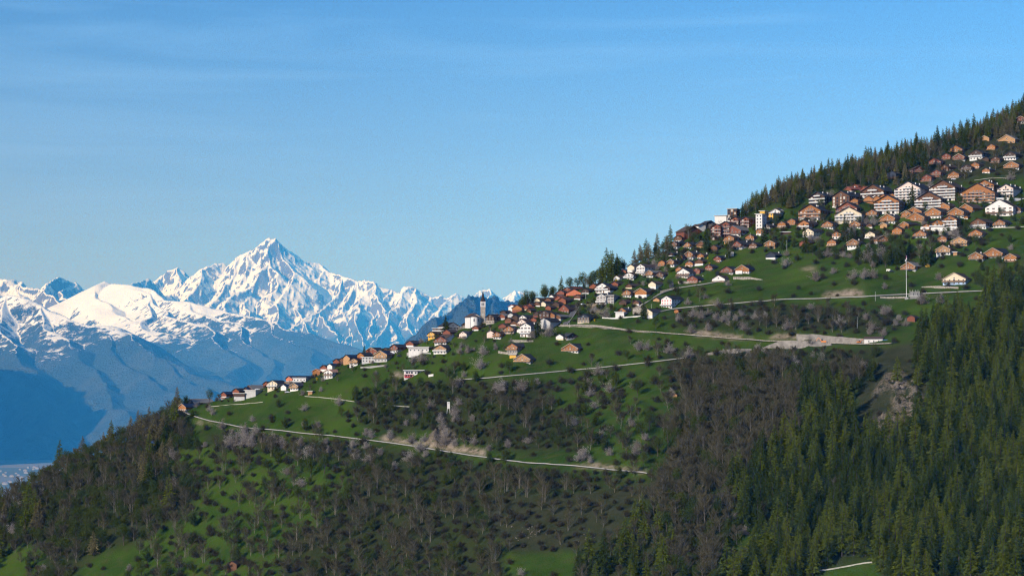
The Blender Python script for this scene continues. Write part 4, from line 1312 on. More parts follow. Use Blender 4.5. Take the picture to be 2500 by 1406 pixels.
HOUSES = """
2492 303 14 0 13 10 W R b bv|red-brown chalet standing highest on the wooded slope
2404 346 18 6 8 18 T T b vn|pale timber gable hidden among trees above the black and white chalets
2458 350 34 8 9 18 T T g vb|wide pale timber chalet high in the wood with grey roof
2333 376 28 13 11 22 O O k b|orange timber chalet standing alone highest above the chalet cluster
2341 395 23 8 11 18 W R k bv|pinkish red chalet with white bargeboards below the highest orange chalet
2383 390 26 8 14 16 W D k w|black and white chalet with stacked balconies in the wood
2281 405 28 7 10 15 R R b b|red-brown chalet with full width balcony beside tall larches
2244 426 26 7 12 -12 R R b b|dark red chalet at the forest edge, lowest of the outer chalets
2306 418 15 18 9 45 B B b c|long brown roofed chalet set askew beneath the pinkish chalet
2359 420 22 5 11 15 W D k b|dark timber chalet with white base and bluish gable
2406 395 13 5 7 12 D D k n|small dark hut between trees left over from a farm
2466 390 24 12 12 16 W D k w|black chalet with white window bays near the ski-slope meadow
2470 415 29 6 11 14 W O k bv|orange gabled chalet with white lower storey near the upper meadow
2407 424 15 8 8 20 W O k c|small orange gabled cottage with white side on the upper grass
2286 432 20 8 10 18 R R b b|brown red chalet squeezed between trees under the long roof
2328 434 22 5 8 14 W O b b|low orange chalet on white posts just above the apartment blocks
2177 438 18 6 12 15 D K k n|shaded dark bluish house deep in the larch forest
2088 459 12 10 4 30 R R r n|small red gable peeping out behind the red roofed house
2070 469 14 30 7 50 W R r nc|long red tiled house at the forest edge above the apartment blocks
2108 470 14 26 6 48 R R r pn|steep red roofed house beside the long red tiled one
2131 490 50 28 24 18 W B k awc|brown and white apartment block under a wide black roof at the forest edge
2053 508 38 32 30 24 W B k ac|brown balconied apartment block with black roof behind three small gables
1996 502 34 20 22 26 D D k awc|dark apartment block with white balcony lines nearest the larch forest
1978 538 48 20 24 20 W O k abc|orange balconied apartment block with long black roof above the garden wood
2046 500 14 4 11 12 O O b bn|first small orange gable of the upper row by the brown block
2068 500 15 4 11 12 O O b bn|middle small orange gable of the upper row by the brown block
2086 500 15 6 11 12 O O b bn|last small orange gable of the upper row by the brown block
2120 498 18 4 12 12 O O b bn|wide orange gable at the left-hand end of the terraced row
2140 498 17 4 13 12 O O b bn|orange gable second in the terraced row under the black roofed block
2156 492 14 4 12 12 O O b bn|narrow orange gable third in the terraced row
2178 490 14 8 12 12 W O b bn|orange gable last in the terraced row beside the white block
2068 522 46 14 14 18 W R k ab|reddish apartment block rising behind the cream apartment block
2072 543 58 4 20 8 C C b aw|cream apartment block with very wide low gable and rounded bays
2166 521 54 8 28 12 W O k aw|orange apartment block with five white balcony lines beside a dark conifer
2217 494 56 24 32 16 W P k awc|white apartment block with white balconies and black roof
2302 490 56 18 32 14 W B b awc|grey-brown gridded apartment block with many balconies and tall chimneys
2267 512 57 4 26 14 W B k aw|brown apartment block with white panels in front of the gridded block
2404 474 42 10 22 12 P O b abc|orange rear wing rising behind the largest timber block
2386 498 78 4 28 10 C O k abc|largest orange timber apartment block with stepped balconies
2456 482 34 16 22 16 P P k awc|pink and white apartment house above the long white wall
2440 527 56 8 20 12 W W b bs|big white gabled house with arched windows and red balconies
2318 562 34 4 26 12 W O k aw|tall part of the stepped orange block on the long white plinth
2288 562 34 0 15 4 W O k aw|lower stepped wing of the orange block on the long white plinth
2231 527 32 12 9 20 O O k bv|orange chalet upper one of the pair under the brown apartment block
2235 546 36 18 14 20 T O k bv|orange chalet lower one of the pair, with pale bargeboards
2278 534 32 14 15 20 W O k bv|orange chalet with white ground floor behind the stepped block
2303 514 26 10 9 24 O O b bvc|small orange chalet wedged beneath the brown apartment block's side
2334 533 32 14 14 20 W O k bv|orange chalet with pale balcony right behind the stepped block's peak
2358 535 8 3 6 12 W O b n|tiny orange shed beside the chalet row
2358 519 28 14 10 28 O O b bv|orange chalet with a double roof under the largest timber block
2208 557 18 14 10 26 O O k v|small orange chalet with pale bargeboards above the garden trees
2167 546 30 14 13 22 W O k bvc|bright orange chalet with white base under the wide orange block
2157 556 14 4 7 16 T T g vn|little pale roofed annex below the bright orange chalet
2087 559 22 12 11 20 W O b bv|orange-brown chalet with white base under the cream block
2122 558 12 12 8 34 W B k n|small black roofed chalet among conifers below the cream block
2042 582 18 5 11 14 W O b c|little orange chalet beside a grey-blue conifer
2083 605 24 6 12 14 W O b bvc|orange chalet over a white ground floor at the top of the meadow
2156 595 26 10 11 -16 W O b bv|orange chalet with white porch hidden in the garden wood
2124 580 20 4 9 12 W C b w|white porch house hidden behind garden trees
1973 585 22 14 18 26 C C k w|tall cream house with brown centre panel below the white-orange block
1962 562 26 36 16 30 W O b awc|white and orange apartment house with long brown roof above the tall cream house
1964 601 20 16 9 30 R R b n|dark red low house with blue door behind a broad conifer
1918 568 20 4 3 8 D D g fn|flat pale carport roof on the slope below the beige building
1692 558 38 18 22 -30 R R b an|tall red-brown apartment block with brown roof on the skyline
1714 556 14 12 17 -30 W W b n|white stair wing attached to the tall red-brown block
1735 553 16 10 15 -30 K K k n|black gabled house next to the tall red-brown block
1759 531 22 6 15 8 W W g fn|white tower house with flat grey top on the skyline
1787 537 20 4 26 8 W B k fa|banded apartment tower with white balcony lines at the forest edge
1749 584 20 8 30 20 R R b ab|red-brown apartment tower at the lower end of the stepped row
1771 578 20 12 30 20 R R b ab|second red-brown tower of the stepped row
1794 556 18 12 20 20 R R b ab|third red-brown tower of the stepped row
1820 556 18 26 20 30 R R b ab|uppermost red-brown block of the stepped row with long roof
1788 578 32 30 14 32 W R g b|wide rusty red gabled hall with grey roof in front of the stepped row
1853 562 12 4 34 12 W W b f|tall narrow white stair tower
1861 552 9 3 32 12 Y Y b fn|narrow yellow clad tower behind the white stair tower
1872 548 24 10 24 16 O Y g fw|orange and yellow apartment house behind the stair tower
1893 529 18 6 12 12 Y W g b|white building with yellow band and shining grey roof
1903 528 28 4 10 -20 G G b n|beige gabled building at the top beside the forest meadow
1780 594 19 14 12 30 T O b b|orange-brown chalet below the rusty red hall
1855 577 14 8 13 20 W O k c|small orange and white chalet under the stair tower
1872 559 12 20 6 46 W D k c|dark roofed chalet under the orange and yellow house
1799 610 17 28 12 50 W R k bc|brown chalet with long slate roof and white base at the meadow top
1880 607 19 6 12 16 T O b bv|orange gabled chalet alone among conifers over the black-white house
1881 635 18 18 11 28 W K k nc|black upper storey over white house alone on the steep meadow
1646 608 11 18 13 45 W B k bc|dark roofed white based house at the top of the middle hamlet
1678 609 12 18 11 45 W O k b|orange house with black roof beside a garden conifer
1712 604 18 26 8 40 T B g n|house with broad pale grey roof behind a narrow spruce
1682 635 14 20 13 45 W O k bvc|orange chalet with wide wrap-round balcony in the hamlet centre
1710 631 12 20 8 42 W O b c|orange gable with white base under a mossy roof
1751 640 14 22 9 42 W R n cb|dark red chalet with blue-black roof at the meadow edge
1682 652 14 12 9 30 W O n b|small orange chalet with blue-black roof
1706 648 16 12 8 30 W B b n|brown gable with white base attached by the blue-black roof
1638 652 12 24 12 42 W O k bvc|large orange chalet with white base stone terrace in front of conifers
1615 648 12 10 8 30 O O b b|small orange gable joined to the large orange chalet
1638 626 10 18 5 45 W D k cn|low black roofed house under the skyline wood
1787 626 7 2 9 0 W W b n|tiny white watch hut on the meadow edge
1668 679 24 14 13 28 W W k bs|white chalet with brown roof and long balcony over the meadow
1690 690 20 16 9 26 T R k cb|brown gabled chalet with cream side and white chimney
1754 688 24 24 7 30 T W b b|low white house with broad brown roof on the hedge terrace
1774 670 22 24 11 32 W R k b|red-brown chalet with mossy roof above the low white house
1812 668 26 20 10 24 W O n v|orange chalet with white bargeboards and blue roof on a white terrace
1540 665 13 14 13 40 W C b n|cream house with brown roof behind the row of white houses
1564 673 16 28 20 42 W W b ws|tall white house with black balconies in the middle hamlet
1521 666 10 10 5 35 V V g n|low red wall shed with grey roof beside the cream house
1505 686 12 16 8 40 W W b n|white garage with brown roof above golden forsythia
1535 684 18 16 11 30 W W b ws|white villa with grey balcony and brown roof
1586 678 12 20 11 42 W O g bv|orange-brown chalet with pale roof on yellow posts
1610 680 16 24 10 40 W B b b|brown barn-like chalet with tiled roof in the middle hamlet
1592 706 14 22 12 42 W C b n|cream house with brown roof at the bend of the small road
1535 704 12 28 6 45 C B b n|low brown roofed farmhouse above the striped gable chalet
1530 727 15 8 12 24 W O b b|orange and white chalet behind a dark conifer
1564 726 22 24 12 34 W O k vn|chalet with red striped timber gable and jet black roof
1627 753 20 24 20 36 W W k Rw|white house with red windows and black roof above the upper road
1518 766 16 26 8 44 W O k c|orange chalet with slate roof beside the stone quarry bank
1513 773 16 4 10 8 W W g fn|plain white garage block under the pinkish tree
1581 777 18 28 14 40 W C k n|white house with cream flank behind a dark spruce
1487 740 18 6 17 10 G G k fs|beige-grey block house with dark roof
1483 716 10 14 12 40 W D k n|dark and white house in shade near the villa
1651 764 8 4 6 20 O O b n|tiny orange shed on the meadow above the upper road
1470 715 24 16 13 22 W W k ws|wide white house with slate hip roof and long balcony
1468 744 18 18 18 40 W G k wsc|white gabled house with grey flank facing the village road
1424 788 22 10 12 14 C K k s|blue-black timber house with white windows on a pale base
1396 711 10 24 6 48 R R r n|long red tiled house under the tall skyline trees
1384 716 14 10 9 30 W R b b|chalet with white balcony under the tall skyline trees
1400 722 28 0 6 4 V V b n|terracotta walled shed row in the old village
1368 722 14 8 7 30 D R b n|dark brown barn at the skyline in the old village
1372 744 14 24 10 42 O R b n|brown barn with orange lower wall beside the village road
1311 738 10 28 6 46 C C b n|cream house with long brown roof at the top of the old village
1346 730 8 18 6 46 W W b n|small white house with brown roof near the skyline
1326 749 10 28 8 48 C C k n|cream house with slate blue roof in the old village
1249 758 12 8 9 30 W W r n|white cottage with red roof at the end of the old village
1293 751 8 24 6 48 W R b n|reddish roofed long house in the old village
1262 760 18 14 7 36 R O b n|brown gable house with orange lean-to
1291 764 8 28 6 48 T B k n|timber house with long slate roof in the old village core
1246 778 10 10 9 30 G G k n|grey concrete house near the old barns
1257 784 10 12 9 36 D D k n|dark brown barn beside the grey house
1276 788 14 26 12 42 W W k s|white gabled house with grey roof over the pinkish house
1274 802 18 24 14 44 P P b bs|pinkish white house with wooden balcony and brown roof
1283 822 20 12 23 22 W W k wsc|tall white house with three balcony storeys above the meadow
1328 782 20 8 14 18 B D b s|half-timbered brown gable in the old village
1345 782 14 14 12 30 W O k n|orange timber house with pale stone base
1362 784 10 18 10 44 W B g n|brown timber barn with slate roof beside the orange house
1376 765 20 20 9 40 D R b p|large dark brown barn with steep pyramid-like roof
1328 806 24 14 18 26 G G k n|grey netted house under renovation behind a blossoming tree
1366 830 14 16 8 36 C W k n|white house with grey roof below the retaining wall
1398 830 22 12 8 -30 D D k w|black roofed house with white balcony beside the white one
1392 862 30 18 11 24 W O k bv|orange chalet with slate roof on the meadow below the retaining wall
1309 775 12 10 9 34 R D b n|small dark brown barn in the old village core
1228 770 10 12 8 38 G D k n|small slate roofed barn behind the timber chalet
1196 790 16 24 14 40 S D k s|dark brown chalet with white framed windows beside the church
1071 808 22 6 12 8 W B k fw|modern brown and white box house with flat roof
1106 802 24 10 15 -22 W W k s|white gabled house with black roof beside a spruce
1136 792 12 8 5 30 R D b n|small brown shed between church and white gabled house
1053 826 12 18 10 42 Y Y b b|yellow-orange chalet at the lower edge of the church hamlet
1075 840 22 10 11 18 W R k b|red balconied house with white base in front of the white villa
1105 838 24 18 12 -38 W W b wn|large white villa with black gable and round windows
1130 825 14 30 9 44 W P n b|pinkish house with blue-black roof on the church meadow
1226 781 10 30 9 50 G R g n|brown barn with grey metal roof beside the dark chalet
1197 824 13 6 11 20 P P b n|narrow pinkish stone gable on the meadow
1213 828 14 22 11 40 W O b b|orange chalet with red-brown roof below the dark chalet
1242 814 18 12 11 30 P O k bs|white house with orange gable triangle near the pinkish house
1267 812 8 8 7 30 W W k n|small white annex between the pinkish and the tall white house
1250 862 20 24 14 36 S O k b|timber and glass chalet with dark roof on a stone terrace
1252 872 12 2 6 8 Y Y g fn|orange garage under the timber and glass chalet
1275 889 30 18 11 24 W T k bvs|tan timber chalet with white base standing lowest on the church meadow
1074 863 24 22 11 32 W T k w|white house with glazed grey gable and white balcony
929 882 24 26 15 34 G T n bv|big timber and glass gabled house with grey concrete base
899 884 24 12 11 14 G G k f|grey metal clad house with flat dark roof
906 864 20 10 9 18 R R b v|brown gabled house behind the grey metal house
940 850 12 14 5 40 B B b n|low brown roofed house among trees at the skyline
960 840 8 26 6 60 R R n n|barn with jet black roof on the skyline of the lower hamlet
962 861 14 40 12 48 W R k b|orange-red gabled house with very long black roof
1022 858 38 8 9 8 W G k f|pale grey terrace house with flat dark roof and stone wall
846 888 12 18 14 50 T T n n|pale orange walled house with blue-black roof
863 890 15 6 10 16 W T k bs|small timber gable house with white ground floor
821 889 12 24 8 48 R R k n|red-brown house with slate roof in the lower hamlet
805 901 9 22 9 48 W W n n|white house with black roof above the terracotta roofed one
801 922 16 18 13 34 W W t b|white house with terracotta roof at the hamlet's lower edge
772 912 14 8 6 26 O O t n|small orange house with pale terracotta roof beside a bush
706 921 12 26 9 50 W V n b|white and red house with solar roof in the ridge hamlet
730 912 8 24 6 56 D D n n|black house with dark roof on the skyline of the ridge hamlet
731 932 24 4 8 8 W W k fw|white terraced building with open decks
718 952 15 20 10 36 W T n bv|timber framed gable house with white base on the ridge
692 952 10 26 8 50 W W n n|white house with blue-black roof beside the timber framed gable
665 949 18 18 13 30 C C k w|beige gabled house behind a bare tree on the ridge
608 944 14 36 5 60 B B g n|long brown house with grey roof at the back of the ridge hamlet
600 956 10 28 6 58 D D n n|black roofed house above the pale concrete cube
611 966 20 6 13 22 G G k fn|pale concrete cube house beside the netted grey house
546 970 10 22 9 52 W R n bn|brown timber house with solar roof near the end of the ridge
584 974 20 6 13 16 G D g fn|grey netted house partly hidden by a blossoming tree
466 985 14 36 5 60 O K g n|low house with long grey roof behind the last house
445 1003 14 32 9 54 W O n bv|white gabled last house at the tip of the ridge with black roof
2218 662 28 20 12 26 W O g bv|orange timber chalet with grey roof behind the tall mast
2330 695 46 12 13 12 L C b bv|cream half-timbered chalet with light blue base beside the meadow road
2246 582 26 5 11 12 W O b bc|orange-red chalet over white base below the stone wall
2382 581 27 6 12 14 W O b b|orange chalet with neat white ground floor below the glass-fronted chalet
2388 560 32 14 15 16 W B b bw|brown chalet with glass gable and pale terraces
2342 601 32 6 11 12 T T b bv|tan chalet with carved balcony among garden trees
2303 623 28 6 13 12 W T b bvc|tan chalet with white base at the edge of the garden wood
2332 623 8 2 7 8 T T b fn|small tan shed beside the tan chalet
2383 639 28 8 13 14 W O b bvc|orange chalet with white base and side carport near the yellow-green grove
2425 632 38 18 13 20 W O k bv|large orange chalet with glazed gable and modern extension
2467 637 24 8 10 16 W O b bv|last orange chalet above the yellow-green grove
2224 786 16 5 10 14 R R b n|small red-brown barn in the scrub above the conifer forest
566 1388 18 6 11 18 B B b n|lonely brown hut in the dark wood at the bottom of the slope
1648 968 7 2 5 10 T T b n|tiny hive house under the pale blossoming tree
757 962 8 3 6 8 T T t fn|small pale roofed shelter on the meadow of the ridge hamlet
2264 653 8 3 6 12 Y Y b n|tiny yellow shed beside the orange chalet near the mast
1338 758 10 22 7 44 R R b n|low red-brown barn beneath the slate blue roofed house
1356 752 14 16 8 40 B D b n|dark brown log house wedged before the brown barn
1318 771 12 16 8 38 D D k n|black timber house under the timber house with long slate roof
1302 789 12 14 8 40 D R b n|small rust brown barn beside the white gabled house
1240 788 12 12 7 30 R B b n|weathered brown shed below the grey concrete house
1282 757 12 14 6 44 C R r n|tiny red roofed lodge among the old village roofs
1310 748 12 12 6 40 W B b n|brown gable with white foot in the old village row
1362 735 12 16 6 44 R R r n|small rusty roofed house on the upper rim of the old village
1337 738 12 14 6 40 C B b n|brown topped cream cottage near the rim of the old village
1409 733 12 12 8 20 W B b n|tall brown and white house at the head of the village road
1428 718 14 14 8 34 G D k n|slate grey house between the two white villas
1448 706 14 14 8 34 O R b n|orange-brown house behind the wide white house
1500 700 14 16 7 38 D R b n|brown farmhouse below the white garage
1520 744 14 14 7 34 B D b n|old dark barn above the slate roofed orange chalet
1552 744 12 14 6 36 W B b n|low brown roofed stable between the two rows
1602 736 12 10 5 30 T T b n|small tan stable above the white house with red windows
1658 664 14 16 8 34 W O k b|orange chalet over a white base beside the white chalet
1660 636 14 16 8 36 W B k b|brown gabled house in the hamlet behind the black-blue roofs
1700 668 14 16 8 36 R R b b|rust coloured chalet under the tree-lined lane
1730 660 14 18 8 40 W R k b|dark red gabled house by the meadow corner
1655 590 16 14 9 36 W B k b|brown chalet at the end of the skyline wood
1742 612 14 16 8 36 D B k n|shadowy brown chalet among garden conifers
1830 588 16 16 9 30 W O k b|orange chalet below the uppermost red-brown block
1838 606 14 16 8 34 W B k b|brown chalet next to the garden conifers
1908 556 16 10 9 20 W O b b|orange and white chalet under the beige building
1932 548 16 10 9 20 O O k b|orange chalet beside the forest meadow
2020 560 22 12 12 20 W O k b|orange chalet between the cream block and garden trees
2030 600 18 8 9 18 W O b b|orange cottage half hidden in the middle of the gardens
2128 530 22 10 11 16 W O k b|orange chalet standing left of the wide orange block
2190 572 20 10 10 18 O O b b|orange cottage buried in the garden wood
2262 562 18 8 9 18 W O b b|orange cottage beside the white plinth
2180 520 16 8 9 16 W O k b|small orange chalet at the flank of the wide orange block
2212 530 18 8 9 16 O O b bv|orange gable just under the white balcony block
2300 590 18 8 9 14 W O b b|orange gable under the rubble wall
2440 556 24 10 11 16 W O k b|orange chalet beyond the glass-fronted chalet
2480 520 20 10 10 16 W B k b|brown chalet at the picture edge by the arched windows house
2262 442 20 8 9 16 R R b b|reddish chalet at the lower corner of the upper cluster
2380 412 18 8 9 16 W O b b|orange topped cottage amid the upper cluster
2430 398 18 8 9 16 D B b b|brown cottage below the ski-slope meadow
2420 366 16 8 8 16 T O b b|orange cottage in the trees above the white window bay chalet
2310 388 18 8 8 18 O R b b|rusty chalet under the highest orange chalet
880 876 12 18 9 44 R O k n|orange barn behind the grey metal house
915 850 12 18 7 44 D R k n|dark barn on the skyline over the brown gabled house
1000 846 14 20 7 44 W R k n|low red house on the skyline behind the terrace house
835 878 12 16 7 46 D B k n|small dark barn on the skyline of the lower hamlet
790 905 12 14 7 40 W R b n|small red house on the edge of the lower hamlet
650 938 12 18 7 48 D R k n|small dark house at the back of the ridge hamlet
576 956 12 16 7 48 R R k n|reddish barn before the long brown house
1090 818 14 16 8 36 D R b n|brown cottage between the yellow chalet and the villa
1160 806 12 14 6 36 W R b n|small red roofed cottage on the bank under the church
1226 804 14 14 8 36 D R b n|dark red cottage under the dark chalet by the church
1254 796 12 12 7 34 W B b n|brown cottage behind the orange gable triangle house
"""
HOUSES = HOUSES.replace('standing left of', 'standing beside')
for row in HOUSES.strip().split('\n'):
    d, lab = row.split('|')
    q = d.split()
    while len(q) < 10: q.append('')
    px, py, w, l, h, rot = (float(v) for v in q[:6])
    fl_ = q[9]
    big = 'a' in fl_
    nm = 'apartment_block' if big else ('barn' if ('barn' in lab) else ('hut' if w < 10 and l < 6 else 'house'))
    cat = {'apartment_block': 'apartment building', 'barn': 'barn', 'hut': 'hut', 'house': 'house'}[nm]
    lab = lab.replace('left-hand ', 'forest ').replace(' right behind', ' just behind')
    house(px, py, w, l, h, rot, q[6], q[7], q[8], fl_, lab, cat, nm)

# ------------------------------------------------------------------ church
def church():
    p = at(1179, 789)
    mpp = p.y / FPX
    a = p.x / p.y
    t = empty('church', p, -atan(a))
    tag(t, 'white village church with grey stone tower and slender pointed spire', 'church')
    s = mpp   # metres per frame pixel
    th = 50 * s; tw = 11.8 * s
    m = MB(); m.box(-tw / 2, 2, -4, tw / 2, 2 + tw, 41 * s); obj('tower', m.mesh('tower', [WALLM['S']]), t)
    m = MB(); m.box(-tw / 2 - .12, 1.88, 41 * s, tw / 2 + .12, 2 + tw + .12, 55 * s)
    obj('belfry', m.mesh('belfry', [WALLM['W']]), t)
    m = MB(); m.box(-tw / 2 - .3, 1.7, 40.2 * s, tw / 2 + .3, 2 + tw + .3, 41.4 * s); obj('cornice', m.mesh('cornice', [WALLM['S']]), t)
    for (x, z0, z1) in ((-2.1 * s, 44 * s, 50 * s), (2.1 * s, 44 * s, 50 * s)):
        m = MB(); m.box(x - 1.2 * s, 1.84, z0, x + 1.2 * s, 1.9, z1); m.prism([(x - 1.2 * s, z1), (x + 1.2 * s, z1), (x + .8 * s, z1 + 1 * s), (x, z1 + 1.5 * s), (x - .8 * s, z1 + 1 * s)], 1.84, 1.9)
        obj('belfry_opening', m.mesh('belfry_opening', [M_GLASS]), t)
    m = MB(); m.box(-.9 * s, 1.93, 20 * s, .9 * s, 2.01, 25 * s); obj('window', m.mesh('window', [M_WHITE]), t)
    m = MB(); m.box(-.8 * s, 1.93, 12 * s, .8 * s, 2.01, 15 * s); obj('window', m.mesh('window', [M_GLASS]), t)
    # spire: flared foot, then a long octagonal needle
    m = MB(); cx, cy = 0, 2 + tw / 2
    rings = [(tw * .66, 54.6 * s), (tw * .42, 59 * s), (tw * .26, 67 * s), (tw * .13, 75 * s), (.03, 82 * s)]
    vs = []; fs = []
    for rr, z in rings:
        for k in range(8):
            an = 2 * pi * (k + .5) / 8; vs.append((cx + rr * 1.06 * cos(an), cy + rr * 1.06 * sin(an), z))
    for i in range(len(rings) - 1):
        for k in range(8): fs.append((i * 8 + k, i * 8 + (k + 1) % 8, (i + 1) * 8 + (k + 1) % 8, (i + 1) * 8 + k))
    fs.append(tuple(range(8))[::-1])
    m.add(vs, fs); obj('spire', m.mesh('spire', [mat('spire_shingle', (.035, .024, .022), .9, .3, 1.0)]), t)
    m = MB(); m.bar((cx, cy, 81 * s), (cx, cy, 89 * s), .16); m.bar((cx - 1.6 * s, cy, 86.4 * s), (cx + 1.6 * s, cy, 86.4 * s), .16); obj('cross', m.mesh('cross', [ROOFM['k']]), t)
    # nave running back left with a rounded choir
    o = empty('nave', (-6 * s, 1.5, 0), radians(18)); o.parent = t
    W = 27 * s; L = 40 * s
    m = MB(); m.prism([(-W, -4), (0, -4), (0, 17 * s), (-W * .5, 25 * s), (-W, 17 * s)], 0, L); obj('nave_wall', m.mesh('nave_wall', [WALLM['W']]), o)
    m = MB()
    for sg in (-1, 1):
        xe = -W / 2 + sg * (W / 2 + .8); ze = 25 * s - (W / 2 + .8) * (8 * s) / (W / 2)
        pr = [(-W / 2, 25 * s + .05), (xe, ze + .05), (xe, ze + .4), (-W / 2, 25 * s + .4)]
        m.prism(pr if sg > 0 else pr[::-1], -.6, L + .5)
    obj('nave_roof', m.mesh('nave_roof', [ROOFM['b']]), o)
    m = MB(); n = 10; rr = W * .40
    vs = [(-W / 2 + rr * cos(pi + pi * k / (n - 1)), .6 + rr * sin(pi + pi * k / (n - 1)), z) for z in (-4, 16.5 * s) for k in range(n)]
    fs = [(k, k + 1, n + k + 1, n + k) for k in range(n - 1)] + [tuple(range(n, 2 * n))]
    m.add(vs, fs); obj('choir_wall', m.mesh('choir_wall', [WALLM['W']]), o)
    m = MB(); r2 = rr + .5
    vs = [(-W / 2 + r2 * cos(pi + pi * k / (n - 1)), .6 + r2 * sin(pi + pi * k / (n - 1)), 16.6 * s) for k in range(n)] + [(-W / 2, .6, 22 * s)]
    fs = [(k, k + 1, n) for k in range(n - 1)] + [tuple(range(n))[::-1]]
    m.add(vs, fs); obj('choir_roof', m.mesh('choir_roof', [ROOFM['b']]), o)
    for k in (3, 6):
        an = pi + pi * k / (n - 1)
        m = MB(); m.box(-.45, -.05, 5 * s, .45, .05, 12 * s); obj('window', m.mesh('window', [M_GLASS]), o, (-W / 2 + (rr + .03) * cos(an), .6 + (rr + .03) * sin(an), 0), (0, 0, an + pi / 2))
    HOUSE_RECTS.append((1140, 1190, 705, 790))


church()


# ------------------------------------------------------------------ roads, walls and fences
def dens(pts, step=6.0):
    out = []
    for (x0, y0), (x1, y1) in zip(pts[:-1], pts[1:]):
        n = max(1, int(math.hypot(x1 - x0, y1 - y0) / step))
        for k in range(n): out.append((x0 + (x1 - x0) * k / n, y0 + (y1 - y0) * k / n))
    out.append(pts[-1])
    return out


def track(pts):
    P = [at(*q) for q in dens(pts)]
    for _ in range(6):
        P = [P[0]] + [(P[i - 1] + P[i] * 2 + P[i + 1]) / 4 for i in range(1, len(P) - 1)] + [P[-1]]
    return P


def strip(name, P, off0, off1, z0, z1, m, depth=3.0, label=None, cat=None, kind=None, group=None):
    """a solid following the line P between two sideways offsets (positive = downhill, towards the valley)"""
    mb = MB(); n = len(P); vs = []
    for i in range(n):
        d = (P[min(i + 1, n - 1)] - P[max(i - 1, 0)]); d.z = 0; d.normalize()
        s = Vector((d.y, -d.x, 0))
        if s.y > 0: s = -s
        b = P[i]
        vs += [b + s * off0 + Vector((0, 0, z1)), b + s * off1 + Vector((0, 0, z1)), b + s * off1 + Vector((0, 0, z0 - depth)), b + s * off0 + Vector((0, 0, z0 - depth))]
    fs = []
    for i in range(n - 1):
        a, c = i * 4, i * 4 + 4
        for k in range(4): fs.append((a + k, a + (k + 1) % 4, c + (k + 1) % 4, c + k))
    fs += [(0, 3, 2, 1), tuple((n - 1) * 4 + k for k in range(4))]
    mb.add(vs, fs)
    o = obj(name, mb.mesh(name, [m]))
    tag(o, label, cat, group, kind)
    return o


CLEAR_LINES = []


def road(pts, width=5.0, rail=None, asph=None, lift=.15, parapet=.32):
    ROAD_LINES.append(pts)
    if rail: CLEAR_LINES.append(pts)
    P = track(pts)
    strip('road', P, -width / 2, width / 2, 0, lift, asph or M_ASPH, .35, kind='structure')
    if rail:
        strip('parapet', P, width / 2, width / 2 + .35, 0, lift + parapet, M_STONEW if 'stone' in rail else M_CONC, depth=.2, label=rail, cat='wall')
    return P


road([(455, 1004), (470, 1012), (520, 1026), (600, 1042), (700, 1050), (740, 1056), (800, 1060), (900, 1072), (1000, 1085), (1100, 1101), (1200, 1116), (1280, 1127), (1400, 1134), (1500, 1145), (1585, 1153)], 5.5, 'long pale concrete parapet edging the lower hillside road')
road([(1120, 926), (1180, 922), (1300, 912), (1400, 903), (1500, 893), (1600, 882), (1650, 876), (1670, 873)], 3.2, 'pale edge wall of the narrow meadow road under the church hamlet')
road([(1372, 793), (1440, 795), (1520, 804), (1620, 812), (1700, 818), (1800, 826), (1880, 832), (1960, 833), (2060, 838), (2130, 839), (2180, 838)], 5.5, 'pale stone edge wall of the construction road')
road([(1600, 762), (1640, 754), (1700, 748), (1800, 740), (1900, 731), (2000, 728), (2100, 724), (2200, 719), (2260, 716), (2340, 712), (2400, 710), (2440, 706)], 4.0, 'pale edge wall of the upper road passing the mast')
road([(1560, 748), (1600, 722), (1620, 712), (1660, 702), (1720, 694), (1770, 684)], 3.5, 'white edge of the lane climbing past the low white house', mat('pale_lane', (.26, .24, .21), .9, .2, .3))
road([(1640, 702), (1646, 694), (1638, 686)], 4.0, None)
road([(1378, 792), (1392, 775), (1404, 755), (1412, 738), (1416, 728)], 4.6, 'curved pale parapet of the village road')
road([(600, 952), (640, 955), (650, 950)], 3.5, None)
road([(508, 992), (560, 987), (600, 984), (642, 980)], 1.2, None, mat('pale_track', (.34, .32, .27), .9, .2, .5), .2)
road([(745, 966), (780, 968), (830, 973), (868, 979)], 1.2, None, MATS['pale_track'], .2)
road([(935, 984), (960, 988), (1000, 992)], 1.2, None, MATS['pale_track'], .2)
road([(2380, 440), (2420, 434), (2480, 436)], 3.0, None, MATS['pale_lane'])
road([(2390, 557), (2440, 556), (2500, 553)], 2.0, None, MATS['pale_track'], .3)
road([(2000, 1392), (2040, 1386), (2080, 1378), (2130, 1370)], 1.5, None, MATS['pale_track'], .5)


def wall(pts, hpx, m, label, thick=.8, name='retaining_wall', batter=0.0):
    """a wall standing on the line of its foot; height given per point in frame pixels"""
    P = track(pts)
    n = len(P)
    if not hasattr(hpx, '__len__'): hpx = [hpx, hpx]
    hs = np.interp(np.linspace(0, 1, n), np.linspace(0, 1, len(hpx)), hpx)
    mb = MB(); vs = []
    for i in range(n):
        b = P[i]; H = hs[i] * b.y / FPX
        H *= 1 + .04 * vnoise(i * .7, 3.3, 5)
        vs += [b + Vector((0, thick + batter * H, H)), b + Vector((0, batter * H, H)), b + Vector((0, 0, -1.5)), b + Vector((0, thick + batter * H + 2, -1.5))]
    fs = []
    for i in range(n - 1):
        a, c = i * 4, i * 4 + 4
        for k in range(4): fs.append((a + k, c + k, c + (k + 1) % 4, a + (k + 1) % 4))
    fs += [(0, 1, 2, 3), tuple((n - 1) * 4 + k for k in (3, 2, 1, 0))]
    mb.add(vs, fs)
    return tag(obj(name, mb.mesh(name, [m])), label, 'wall')


